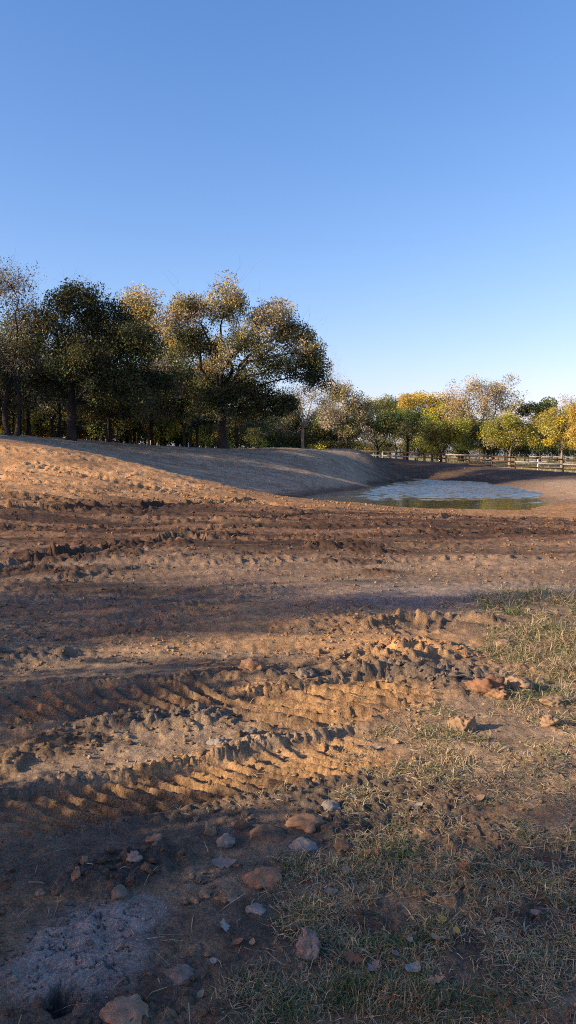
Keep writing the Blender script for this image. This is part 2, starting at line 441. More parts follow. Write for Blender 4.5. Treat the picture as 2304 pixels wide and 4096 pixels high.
    # tracks of a crawler: floor, slanting lugs, crumbled edge
    for k, t in enumerate(TRACKS):
        pts, w2 = t['pts'], t['w'] / 2
        lo, hi = pts.min(0) - t['w'] * 1.3, pts.max(0) + t['w'] * 1.3
        sel = (x > lo[0]) & (x < hi[0]) & (y > lo[1]) & (y < hi[1])
        if not sel.any(): continue
        xs, ys = x[sel], y[sel]
        S, Cc, L = poly_sc(pts, xs, ys)
        Cc = Cc + .03 * fbm(xs, ys, .5, 2, 200 + k)
        e = np.abs(Cc) / w2
        inside = 1 - smooth01(.8, 1.12, e)
        ends = smooth01(0, .35, S) * (1 - smooth01(L - .35, L, S))
        inside *= ends
        wear = np.clip((.88 if k < 3 else .72) + (.5 if k < 3 else .8) * fbm(xs, ys, .45, 2, 230 + k), .1, 1.2)
        if isinstance(t['sl'], tuple):
            qn = np.clip((w2 - Cc) / t['w'], -.2, 1.2)
            shift = -t['w'] * (t['sl'][0] * qn + t['sl'][1] * qn * np.abs(qn))
        else:
            shift = t['sl'] * Cc
        ph = (S + shift + .010 * fbm(xs, ys, .25, 2, 210 + k) * (t['pitch'] / .1)) / t['pitch']
        cs = .5 + .5 * np.cos(2 * math.pi * ph + .5 * np.sin(2 * math.pi * ph))
        lug = smooth01(.42, .86, cs)
        lug_len = 1 - smooth01(.72, 1.0, e + .15 * fbm(xs, ys, .15, 1, 220 + k))
        z[sel] = z[sel] * 1.0 + inside * (-t['dep']) + inside * lug * lug_len * t['h'] * wear \
            + inside * .0065 * fbm(xs, ys, .05, 3, 240 + k) * (.35 + lug) + inside * lug * lug_len * .22 * np.minimum(1.0, t['pitch'] / .12) * .04 * lumps(xs, ys, .04, 330 + k, .8)
        edge = np.exp(-((e - 1.18) / .22) ** 2) * ends
        far_side = np.where(Cc > 0, 1.0, .45)
        sz = max(.035, t['berm'] * 1.1)
        z[sel] += edge * far_side * t['berm'] * (.3 + 2.2 * lumps(xs, ys, sz, 300 + k) + .6 * fbm(xs, ys, .4, 2, 250 + k)).clip(0, 2)
        if want_col and k < 3:
            ww = (inside * (.55 + .3 * lug * lug_len))[:, None]
            mix = np.clip(.5 + .9 * fbm(xs, ys, .8, 2, 260 + k), 0, 1)[:, None]
            c[sel] = c[sel] * (1 - ww) + (CLAY * .85 * mix + (BROWN * 1.05) * (1 - mix)) * ww
    for (cx, cy), rx, ry, dep in HOLES:
        sel = (np.abs(x - cx) < rx * 3) & (np.abs(y - cy) < ry * 3)
        if not sel.any(): continue
        dd = np.hypot((x[sel] - cx) / rx, (y[sel] - cy) / ry) + .35 * fbm(x[sel], y[sel], .06, 3, 401)
        z[sel] -= dep * (1 - smooth01(.5, 1.05, dd))
        if want_col:
            w = (1 - smooth01(.6, 1.2, dd))[:, None] * .7
            c[sel] = c[sel] * (1 - w) + SOIL * .8 * w
    # dried crust that has cracked into plates
    (cx, cy) = G(85, 945)
    sel = (np.abs(x - cx) < .5) & (np.abs(y - cy) < .5)
    if sel.any():
        xs, ys = x[sel], y[sel]
        cr = np.abs(fbm(xs, ys, .11, 3, 411))
        m = 1 - smooth01(.5, 1.2, np.hypot((xs - cx) / .26, (ys - cy) / .28))
        z[sel] += m * (.012 - .022 * (1 - smooth01(.0, .055, cr))) + m * .012 * fbm(xs, ys, .09, 3, 415)
    if want_col:
        return z, np.clip(c, .01, .8)
    return z

def Zs(x, y):
    return float(surface(np.array([x]), np.array([y]))[0])

def at(u, v):
    x, y = G(u, v)
    return Vector((x, y, Zs(x, y)))

# ------------------------------------------------------------------ materials
def nodes_of(m):
    m.use_nodes = True
    nt = m.node_tree
    return nt, nt.nodes, nt.links, nt.nodes['Principled BSDF']

def mk_attr_ground(name):
    m = bpy.data.materials.new(name)
    nt, N, L, b = nodes_of(m)
    at_ = N.new('ShaderNodeAttribute'); at_.attribute_name = 'Col'
    geo = N.new('ShaderNodeNewGeometry')
    n1 = N.new('ShaderNodeTexNoise'); n1.inputs['Scale'].default_value = 9; n1.inputs['Detail'].default_value = 8; n1.inputs['Roughness'].default_value = .68
    n2 = N.new('ShaderNodeTexNoise'); n2.inputs['Scale'].default_value = 85; n2.inputs['Detail'].default_value = 5; n2.inputs['Roughness'].default_value = .7
    for n in (n1, n2): L.new(geo.outputs['Position'], n.inputs['Vector'])
    r1 = N.new('ShaderNodeMapRange'); r1.inputs['From Min'].default_value = .3; r1.inputs['From Max'].default_value = .7
    r1.inputs['To Min'].default_value = .58; r1.inputs['To Max'].default_value = 1.38
    L.new(n1.outputs['Fac'], r1.inputs['Value'])
    r2 = N.new('ShaderNodeMapRange'); r2.inputs['From Min'].default_value = .3; r2.inputs['From Max'].default_value = .7
    r2.inputs['To Min'].default_value = .52; r2.inputs['To Max'].default_value = 1.45
    L.new(n2.outputs['Fac'], r2.inputs['Value'])
    mu = N.new('ShaderNodeMath'); mu.operation = 'MULTIPLY'
    L.new(r1.outputs[0], mu.inputs[0]); L.new(r2.outputs[0], mu.inputs[1])
    vm = N.new('ShaderNodeVectorMath'); vm.operation = 'SCALE'
    L.new(at_.outputs['Color'], vm.inputs[0]); L.new(mu.outputs[0], vm.inputs['Scale'])
    L.new(vm.outputs[0], b.inputs['Base Color'])
    b.inputs['Roughness'].default_value = .95
    b.inputs['Specular IOR Level'].default_value = .12
    bp = N.new('ShaderNodeBump'); bp.inputs['Strength'].default_value = .9; bp.inputs['Distance'].default_value = .014
    L.new(n2.outputs['Fac'], bp.inputs['Height'])
    bp2 = N.new('ShaderNodeBump'); bp2.inputs['Strength'].default_value = .7; bp2.inputs['Distance'].default_value = .06
    L.new(n1.outputs['Fac'], bp2.inputs['Height']); L.new(bp.outputs[0], bp2.inputs['Normal'])
    L.new(bp2.outputs[0], b.inputs['Normal'])
    return m

def mk_leaf(name, trans=.3, rough=.55):
    m = bpy.data.materials.new(name)
    nt, N, L, b = nodes_of(m)
    at_ = N.new('ShaderNodeAttribute'); at_.attribute_name = 'Col'
    L.new(at_.outputs['Color'], b.inputs['Base Color'])
    b.inputs['Roughness'].default_value = rough
    b.inputs['Specular IOR Level'].default_value = .25
    tr = N.new('ShaderNodeBsdfTranslucent')
    L.new(at_.outputs['Color'], tr.inputs['Color'])
    mx = N.new('ShaderNodeMixShader'); mx.inputs[0].default_value = trans
    L.new(b.outputs[0], mx.inputs[1]); L.new(tr.outputs[0], mx.inputs[2])
    L.new(mx.outputs[0], N['Material Output'].inputs['Surface'])
    return m

def mk_noise(name, c0, c1, scale=8, stretch=(1, 1, 1), rough=.9, bump=.4, dist=.02, detail=6, coord='Object'):
    m = bpy.data.materials.new(name)
    nt, N, L, b = nodes_of(m)
    tc = N.new('ShaderNodeTexCoord')
    mp = N.new('ShaderNodeMapping'); mp.inputs['Scale'].default_value = stretch
    L.new(tc.outputs[coord], mp.inputs['Vector'])
    n = N.new('ShaderNodeTexNoise'); n.inputs['Scale'].default_value = scale; n.inputs['Detail'].default_value = detail; n.inputs['Roughness'].default_value = .65
    L.new(mp.outputs[0], n.inputs['Vector'])
    cr = N.new('ShaderNodeValToRGB')
    cr.color_ramp.elements[0].position = .32; cr.color_ramp.elements[0].color = (*c0, 1)
    cr.color_ramp.elements[1].position = .68; cr.color_ramp.elements[1].color = (*c1, 1)
    L.new(n.outputs['Fac'], cr.inputs['Fac']); L.new(cr.outputs[0], b.inputs['Base Color'])
    b.inputs['Roughness'].default_value = rough
    b.inputs['Specular IOR Level'].default_value = .15
    bp = N.new('ShaderNodeBump'); bp.inputs['Strength'].default_value = bump; bp.inputs['Distance'].default_value = dist
    L.new(n.outputs['Fac'], bp.inputs['Height']); L.new(bp.outputs[0], b.inputs['Normal'])
    return m

M_GROUND = mk_attr_ground('turned_earth')
M_LEAF = mk_leaf('tree_leaves')
M_GRASS = mk_leaf('grass_blades', .2, .6)
M_LITTER = mk_leaf('dry_leaf', .15, .7)
M_BARK = mk_noise('bark_dark', (.016, .015, .014), (.052, .047, .042), 7, (1, 1, .25), .95, .8, .04)
M_BARKL = mk_noise('bark_pale', (.13, .105, .08), (.34, .28, .215), 7, (1, 1, .3), .95, .8, .03)
M_WOODG = mk_noise('weathered_board', (.14, .13, .12), (.36, .345, .33), 5, (1, 6, 6), .85, .3, .01)
M_WOODD = mk_noise('dark_board', (.028, .020, .015), (.085, .062, .048), 5, (1, 6, 6), .9, .3, .01)
M_WOODR = mk_noise('rusty_brown_board', (.085, .048, .030), (.17, .10, .062), 5, (1, 6, 6), .9, .3, .01)
M_POSTW = mk_noise('pale_post', (.42, .40, .37), (.72, .70, .67), 6, (4, 4, 1), .85, .3, .01)  # very pale tone for some posts and the stakes
M_POSTD = mk_noise('dark_post', (.025, .02, .017), (.085, .07, .058), 6, (4, 4, 1), .9, .3, .01)
M_WHITE = mk_noise('white_paint', (.18, .176, .172), (.36, .352, .345), 3, (1, 1, 1), .7, .1, .01)
M_STONE_T = mk_noise('tan_clod', (.15, .098, .060), (.34, .235, .15), 22, (1, 1, 1), .95, .6, .01)
M_STONE_O = mk_noise('orange_clod', (.165, .092, .050), (.33, .20, .115), 22, (1, 1, 1), .95, .6, .01)
M_STONE_G = mk_noise('grey_clod', (.10, .080, .062), (.24, .195, .155), 22, (1, 1, 1), .95, .6, .01)
M_STONE_P = mk_noise('pale_clod', (.15, .130, .108), (.31, .27, .228), 22, (1, 1, 1), .95, .6, .01)
M_STONE_D = mk_noise('dark_clod', (.065, .045, .030), (.17, .115, .075), 26, (1, 1, 1), .95, .6, .01)
M_STONE_R = mk_noise('red_brown_clod', (.11, .058, .034), (.26, .145, .085), 20, (1, 1, 1), .95, .6, .01)

# ------------------------------------------------------------------ the ground sheet
def build_ground():
    deg = math.radians
    a_f = np.arange(-26.01, 26.02, .136)
    a_m = np.concatenate([np.arange(26.3, 38, .3), np.arange(38.5, 62, .6)])
    a_c = np.arange(65, 180, 4.0)
    ang = np.concatenate([-a_c[::-1], -a_m[::-1], a_f, a_m, a_c])
    ang = np.unique(np.concatenate([ang, [179.0, -179.0]]))
    rows = [0.25, .5, .8, 1.0, 1.2, 1.35, 1.48]
    d = 1.55
    while d < 3000:
        rows.append(d)
        if d < 26: st = min(max(d * d / 1260 * 1.15, .006), .10)
        elif d < 34: st = .13
        elif d < 100: st = .14 + (d - 34) * .008
        else: st = d * .04
        d += st
    rows = np.array(rows + [4000.0])
    A, R = np.meshgrid(np.radians(ang), rows)
    X = (R * np.sin(A)).ravel(); Y = (R * np.cos(A)).ravel()
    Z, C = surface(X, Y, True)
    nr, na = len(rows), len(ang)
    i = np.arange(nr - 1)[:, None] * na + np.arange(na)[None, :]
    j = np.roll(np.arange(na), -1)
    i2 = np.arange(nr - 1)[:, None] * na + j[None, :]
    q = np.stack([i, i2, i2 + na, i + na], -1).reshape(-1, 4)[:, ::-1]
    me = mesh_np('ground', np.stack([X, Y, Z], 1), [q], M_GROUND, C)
    o = link('ground', me)
    cen = bpy.data.meshes.new('ground_centre')
    return tag(o, kind='structure')
build_ground()

# ------------------------------------------------------------------ pond
def build_pond():
    m = bpy.data.materials.new('muddy_water')
    nt, N, L, b = nodes_of(m)
    b.inputs['Base Color'].default_value = (.055, .047, .021, 1)
    wa = N.new('ShaderNodeAttribute'); wa.attribute_name = 'Col'
    wr = N.new('ShaderNodeMapRange'); wr.inputs['To Min'].default_value = .07; wr.inputs['To Max'].default_value = .19
    L.new(wa.outputs['Fac'], wr.inputs['Value']); L.new(wr.outputs[0], b.inputs['Roughness'])
    b.inputs['IOR'].default_value = 1.33
    b.inputs['Specular IOR Level'].default_value = .5
    xs = np.arange(-3, 18, .08); ys = np.concatenate([np.arange(28.2, 52, .075), np.arange(52, 74, .10)])
    Xg, Yg = np.meshgrid(xs, ys)
    zb = base_z(Xg.ravel(), Yg.ravel()).reshape(Xg.shape)
    wet = zb < WATER + .12
    # wind reaches the open far part; the water under the near bank lies calm
    rngw = np.random.default_rng(3)
    W = np.zeros(Xg.shape)
    for k in range(16):
        lam = .30 * (1.045 ** k) * rngw.uniform(.9, 1.1)
        th = rngw.normal(1.25, .55)
        W += (lam * .0095) * np.sin(2 * math.pi / lam * (Xg * math.cos(th) + Yg * math.sin(th)) + rngw.uniform(0, 6.28) + 1.4 * perlin(Xg / (lam * 3), Yg / (lam * 3), 600 + k)) * np.clip(.8 + .5 * perlin(Xg / (lam * 5), Yg / (lam * 5), 650 + k), 0, 1.4)
    reach = smooth01(33.5, 47, Yg + 4.0 * fbm(Xg * .5, Yg, 3.0, 2, 671))
    shore = np.interp(Yg, [30, 41, 45.4, 57.9, 70], [1.5, .9, 2.4, 6.0, 9.2])      # the high left bank keeps the wind off
    reach = reach * smooth01(.2, 3.6, Xg - shore)
    W *= .05 + .95 * reach
    # keep only the basin itself
    keep = wet[:-1, :-1] | wet[1:, :-1] | wet[:-1, 1:] | wet[1:, 1:]
    idx = np.arange(Xg.size).reshape(Xg.shape)
    q = np.stack([idx[:-1, :-1], idx[:-1, 1:], idx[1:, 1:], idx[1:, :-1]], -1)[keep]
    used = np.unique(q); remap = -np.ones(Xg.size, int); remap[used] = np.arange(len(used))
    V = np.stack([Xg.ravel(), Yg.ravel(), WATER + W.ravel()], 1)[used]
    o = link('pond', mesh_np('pond', V, [remap[q]], m, np.repeat(reach.ravel()[used][:, None], 3, 1)))
    tag(o, kind='structure')
build_pond()

# ------------------------------------------------------------------ trees
def tube(pts, radii, sides=6):
    pts = np.asarray(pts, dtype=np.float64); radii = np.asarray(radii)
    n = len(pts)
    t = np.gradient(pts, axis=0)
    t /= np.linalg.norm(t, axis=1, keepdims=True) + 1e-9
    ref = np.array((0.31, 0.95, 0.05)) if abs(t[0][2]) > .7 else np.array((0.05, 0.1, 1.0))
    a = np.cross(t, ref); a /= np.linalg.norm(a, axis=1, keepdims=True) + 1e-9
    b = np.cross(t, a)
    th = np.linspace(0, 2 * math.pi, sides, endpoint=False)
    ring = a[:, None, :] * np.cos(th)[None, :, None] + b[:, None, :] * np.sin(th)[None, :, None]
    V = (pts[:, None, :] + ring * radii[:, None, None]).reshape(-1, 3)
    i = np.arange(n - 1)[:, None] * sides + np.arange(sides)[None, :]
    i2 = np.arange(n - 1)[:, None] * sides + (np.arange(sides)[None, :] + 1) % sides
    return V, np.stack([i, i2, i2 + sides, i + sides], -1).reshape(-1, 4)

class Wood:
    def __init__(self): self.V = []; self.Fq = []; self.n = 0
    def add(self, V, q):
        self.V.append(V); self.Fq.append(q + self.n); self.n += len(V)
    def tube(self, *a, **k): self.add(*tube(*a, **k))
    def mesh(self, name, mat): return mesh_np(name, np.concatenate(self.V), [np.concatenate(self.Fq)], mat)

def bend(p0, p1, rng, sag=.12, n=5, up=0.0):
    p0 = np.asarray(p0, float); p1 = np.asarray(p1, float)
    L = np.linalg.norm(p1 - p0)
    o = rng.normal(0, sag * L, 3); o[2] = o[2] * .6 + up * L
    t = np.linspace(0, 1, n)[:, None]
    w = np.sin(t * math.pi)
    k = rng.normal(0, sag * L * .25, (n, 3)); k[0] = k[-1] = 0
    return p0 * (1 - t) + p1 * t + o * w + k

def leaves_mesh(cent, rad, per, size, palette, rng, flat=.75, drop=.0, hang=0.0, elong=1.9):
    """cent (k,3), rad (k,), per (k,) leaves per clump; palette (k,3) clump colour"""
    k = len(cent)
    idx = np.repeat(np.arange(k), per)
    n = len(idx)
    off = rng.normal(0, 1, (n, 3))
    off /= np.linalg.norm(off, axis=1, keepdims=True) + 1e-9
    off *= (rng.random((n, 1)) ** .45)
    off *= rad[idx][:, None]; off[:, 2] *= flat
    p = cent[idx] + off
    p[:, 2] -= hang * rng.random(n) * rad[idx]
    d = rng.normal(0, 1, (n, 3)); d[:, 2] -= drop
    d /= np.linalg.norm(d, axis=1, keepdims=True) + 1e-9
    e = np.cross(d, rng.normal(0, 1, (n, 3))); e /= np.linalg.norm(e, axis=1, keepdims=True) + 1e-9
    s = size * (.6 + .8 * rng.random(n))[:, None]
    a = d * s * .5; b = e * s * .5 / elong
    V = np.stack([p - a, p + b + a * .1, p + a, p - b + a * .1], 1).reshape(-1, 3)
    q = np.arange(n * 4, dtype=np.int32).reshape(-1, 4)
    c = palette[idx] * (1 + rng.normal(0, .22, (n, 1))) + rng.normal(0, .008, (n, 3))
    c = np.clip(c, .004, .9)
    return V, q, np.repeat(c, 4, axis=0)

GREEN_D = (.034, .050, .020); OLIVE = (.112, .112, .040); OLIVE_B = (.34, .315, .14); BRONZE = (.395, .32, .16)  # bright olive and bronze are raised to carry the sunlit look of crowns
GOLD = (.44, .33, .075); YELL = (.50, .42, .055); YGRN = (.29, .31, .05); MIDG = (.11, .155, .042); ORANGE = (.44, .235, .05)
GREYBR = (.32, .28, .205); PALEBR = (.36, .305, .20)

def build_tree(name, base, lobes, colours, seed, label, leaf=.13, count=9000, clump=.75, trunk_r=.25, fork=.35, bark=None,
               stems=1, lean=0.0, twigs=0, group=None, limb_r=.4, flat=.75, hang=0.0, bare=0.0, cat='tree', sub=1.0, leafless=False, loc=None, density_pow=.6):
    """lobes: (x, y, z, rx, ry, rz, weight, [colours]) in metres from the base of the trunk"""
    rng = np.random.default_rng(seed)
    w = Wood()
    bark = bark or M_BARK
    cents, rads, cols, wts = [], [], [], []
    top = max(l[2] for l in lobes)
    fz = fork * top
    for s in range(stems):
        ox = 0 if stems == 1 else (s - (stems - 1) / 2) * trunk_r * 2.6
        oy = 0 if stems == 1 else rng.normal(0, trunk_r)
        r0 = trunk_r * (1 if s == 0 else .75)
        foot = np.array((ox, oy, -.25)); crown0 = np.array((ox * 1.6 + lean * fz, oy, fz))
        tp = bend(foot, crown0, rng, .03, 7)
        rr = np.linspace(r0 * 1.0, r0 * .72, 7); rr[0] = r0 * 1.45; rr[1] = r0 * 1.08
        w.tube(tp, rr, sides=9)
        mylobes = [l for i, l in enumerate(lobes) if stems == 1 or i % stems == s] or [lobes[0]]
        for l in mylobes:
            lc = np.array(l[:3]); lr = np.array(l[3:6]); wt = l[6]
            lcol = l[7] if len(l) > 7 else colours
            st = np.array(crown0) if lc[2] > fz * 1.05 else tp[4]
            tip = lc + np.array((0, 0, lr[2] * .35))
            lp = bend(st, tip, rng, .09, 8, .05)
            lr0 = r0 * .50 * (limb_r + (1 - limb_r) * min(1, wt))
            w.tube(lp, np.linspace(lr0, lr0 * .12, 8), sides=7)
            k = max(5, int(26 * wt * sub))
            dirs = rng.normal(0, 1, (k, 3)); dirs /= np.linalg.norm(dirs, axis=1, keepdims=True)
            dirs[:, 2] = np.where(dirs[:, 2] < -.5, -dirs[:, 2] * .6, dirs[:, 2])
            pos = lc + dirs * lr * (.35 + .65 * rng.random((k, 1)) ** density_pow)
            pos += rng.normal(0, .17, (k, 3)) * lr
            far_out = rng.random((k, 1)) < .16
            pos = np.where(far_out, lc + (pos - lc) * rng.uniform(1.08, 1.24, (k, 1)), pos)
            for q in range(k):
                dl = np.linalg.norm(lp[1:7] - pos[q], axis=1) + .25 * rng.random(6) * lr.max()
                j = 1 + int(np.argmin(dl))
                sp = lp[j]
                bp_ = bend(sp, pos[q], rng, .13, 5, .03)
                br = max(.010, lr0 * .20 * (1 - j / 10))
                w.tube(bp_, np.linspace(br, br * .25, 5), sides=5)
                if twigs:
                    for _ in range(twigs):
                        e = pos[q] + rng.normal(0, 1, 3) * lr * .36 + np.array((0, 0, lr[2] * .18))
                        s0 = bp_[int(rng.integers(2, 5))]
                        tw = bend(s0, e, rng, .15, 5)
                        tr = max(.006, br * .35)
                        w.tube(tw, np.linspace(tr, tr * .3, 5), sides=3)
                        for _2 in range(2):
                            s1 = tw[int(rng.integers(1, 5))]
                            w.tube(bend(s1, s1 + (e - s0) * .35 + rng.normal(0, .22, 3) * np.linalg.norm(lr) * .5, rng, .1, 4), np.linspace(tr * .6, tr * .25, 4), sides=3)
                cents.append(pos[q]); rads.append(clump * (.55 + .8 * rng.random()))
                base_c = np.array(lcol[int(rng.integers(0, len(lcol)))])
                cols.append(base_c * (.75 + .5 * rng.random()))
                wts.append((0.25 + rng.random()) * (0 if rng.random() < bare else 1))
    root = empty(name, base)
    tag(root, label, cat, group)
    link('trunk', w.mesh(name + '_trunk', bark), root)
    if not leafless:
        cents = np.array(cents); rads = np.array(rads); cols = np.array(cols); wts = np.array(wts) * rads ** 2
        per = np.maximum(0, (count * wts / wts.sum())).astype(int)
        V, q, c = leaves_mesh(cents, rads, per, leaf, cols, rng, flat, hang=hang, drop=hang)
        link('crown', mesh_np(name + '_crown', V, [q], M_LEAF, c, smooth=False), root)
    return root

def copy_thing(src, loc, rz=0.0, scale=1.0, label=None, group=None):
    r = src.copy(); COL.objects.link(r)
    r.location = loc; r.rotation_euler = (0, 0, rz)
    r.scale = (scale, scale, scale) if not isinstance(scale, tuple) else scale
    if label: r['label'] = label
    if group: r['group'] = group
    elif 'group' in r and not group: pass
    for ch in list(src.children):
        c = ch.copy(); COL.objects.link(c); c.parent = r
        for g in ch.children:
            d = g.copy(); COL.objects.link(d); d.parent = c
    return r

def foot(u, d):
    x = (u - 288.0) / F * d
    return Vector((x, d, Zs(x, d)))

def PL(base, d, specs):
    """lobes given by where they stand in the view at distance d -> metres from the base"""
    out = []
    for s in specs:
        u, v, ru, rv, wt = s[:5]
        dy = s[5] if len(s) > 5 else 0.0
        dd = d + dy
        x = (u - 288.0) / F * dd - base.x
        z = EYE + (HZ - v) / F * dd - base.z
        k = dd / F
        e = [x, dy, z, ru * k, (ru + rv) / 2 * k * .9, rv * k, wt]
        if len(s) > 6: e.append(s[6])
        out.append(tuple(e))
    return out

# --- the big trees of the left wood
d = 50; b = foot(71, d)
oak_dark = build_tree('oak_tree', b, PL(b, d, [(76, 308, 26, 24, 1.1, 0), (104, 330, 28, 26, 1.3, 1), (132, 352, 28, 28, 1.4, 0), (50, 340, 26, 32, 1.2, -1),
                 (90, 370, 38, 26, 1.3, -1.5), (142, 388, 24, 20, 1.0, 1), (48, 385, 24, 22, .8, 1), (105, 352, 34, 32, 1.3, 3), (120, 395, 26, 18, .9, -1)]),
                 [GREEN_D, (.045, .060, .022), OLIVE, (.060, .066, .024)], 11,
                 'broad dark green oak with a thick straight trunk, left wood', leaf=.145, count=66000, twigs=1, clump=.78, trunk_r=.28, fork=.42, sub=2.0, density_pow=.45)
d = 58; b = foot(223, d)
oak_big = build_tree('oak_tree', b, PL(b, d, [(224, 312, 19, 25, 1.1, 0, [OLIVE_B, BRONZE, OLIVE]), (187, 318, 19, 24, 1.0, -1, [OLIVE_B, GREYBR, BRONZE, OLIVE]), (200, 350, 26, 22, .9, 0),  # upper lobes brighter, lower ones darker: sun and shade put into leaf colours
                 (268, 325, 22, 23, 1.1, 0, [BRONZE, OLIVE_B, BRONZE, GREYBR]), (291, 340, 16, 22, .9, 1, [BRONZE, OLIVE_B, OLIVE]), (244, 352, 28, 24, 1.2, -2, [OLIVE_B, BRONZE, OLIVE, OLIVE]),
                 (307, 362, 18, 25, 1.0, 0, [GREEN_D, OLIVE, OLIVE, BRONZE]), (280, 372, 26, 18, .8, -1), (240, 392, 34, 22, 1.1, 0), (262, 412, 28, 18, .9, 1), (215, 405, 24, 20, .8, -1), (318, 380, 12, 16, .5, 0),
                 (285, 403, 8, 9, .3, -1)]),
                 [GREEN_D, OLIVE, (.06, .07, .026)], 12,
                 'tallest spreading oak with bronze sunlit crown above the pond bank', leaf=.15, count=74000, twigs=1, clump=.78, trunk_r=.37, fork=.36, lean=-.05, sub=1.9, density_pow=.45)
d = 48; b = foot(12, d)
bare_left = build_tree('leafless_tree', b, PL(b, d, [(8, 290, 22, 26, 1.0, 0), (-25, 300, 22, 30, .9, 0), (28, 318, 16, 26, .9, 1), (-5, 350, 30, 24, .9, -1), (25, 365, 18, 20, .6, 0)]),
                 [GREYBR, OLIVE, (.12, .10, .055)], 13, 'tall grey half bare tree with twin trunks at the far left edge', leaf=.12, count=9000, clump=1.0, trunk_r=.20,
                 fork=.30, stems=2, twigs=3, sub=1.0, bark=M_BARK)
d = 66; b = foot(150, d)
gold_left = build_tree('yellow_tree', b, PL(b, d, [(134, 312, 13, 17, .8, 0), (148, 320, 14, 24, 1.0, 0), (165, 338, 15, 20, .9, 1, [GOLD, BRONZE, OLIVE_B]), (178, 352, 12, 18, .7, 0, [GOLD, OLIVE_B, OLIVE]),
                 (150, 355, 24, 20, .8, 0, [YGRN, GOLD, OLIVE])]), [GOLD, OLIVE_B, (.36, .28, .09), BRONZE], 14,
                 'golden yellow tree showing between the two big oaks', leaf=.18, count=14000, clump=.95, trunk_r=.22, fork=.45, sub=1.3)
d = 64; b = foot(188, d)
mid_left = build_tree('leafy_tree', b, PL(b, d, [(172, 385, 22, 24, 1.0, 0), (196, 398, 22, 22, .9, 0), (178, 415, 26, 18, .8, 0), (205, 375, 12, 20, .5, -1, [ORANGE, BRONZE, OLIVE]), (150, 408, 20, 18, .6, 1)]),
                 [OLIVE, MIDG, GREEN_D, GREYBR], 15, 'dull green young tree filling the gap left of the tallest oak', leaf=.16, count=22000, clump=1.0, trunk_r=.14, fork=.3, stems=2, sub=1.3)
d = 55; b = foot(112, d)
build_tree('leafy_tree', b, PL(b, d, [(108, 395, 22, 18, .8, 0), (128, 412, 20, 15, .7, 0), (95, 415, 16, 14, .5, 0)]),
                 [GREEN_D, OLIVE, MIDG], 25, 'small dark tree with several thin stems beside the dark oak', leaf=.14, count=9000, clump=.8, trunk_r=.10, fork=.3, stems=3)
d = 68; b = foot(303, d)
lit_trunk = build_tree('bare_stem_tree', b, PL(b, d, [(296, 398, 12, 16, .8, 0), (312, 402, 14, 16, .8, 0), (326, 408, 12, 12, .6, 0), (286, 412, 10, 12, .4, 0)]),
                 [(.16, .10, .05), GREYBR, BRONZE], 16, 'small tree with pale sunlit forked trunk on the bank top', leaf=.12, count=2200, clump=.6, trunk_r=.15, fork=.42, twigs=2, bark=M_BARKL, limb_r=.7)
d = 99; b = foot(338, d)
build_tree('leafless_tree', b, PL(b, d, [(330, 375, 14, 16, .8, 0), (338, 392, 10, 14, .5, 0)]), [GREYBR], 17,
                 'bare grey twiggy tree right of the tallest oak', leaf=.12, count=300, clump=.5, trunk_r=.15, fork=.4, twigs=3, bark=M_BARKL)
d = 98; b = foot(347, d)
build_tree('leafy_tree', b, PL(b, d, [(345, 398, 16, 18, 1.0, 0), (358, 412, 14, 20, .9, 0), (338, 420, 16, 18, .8, 0), (352, 432, 18, 12, .6, 0)]), [PALEBR, GREYBR, OLIVE_B, OLIVE], 18,
                 'greyish brown rounded tree right of the forked pale trunk', leaf=.2, count=13000, clump=1.1, trunk_r=.22, fork=.35, sub=1.2)

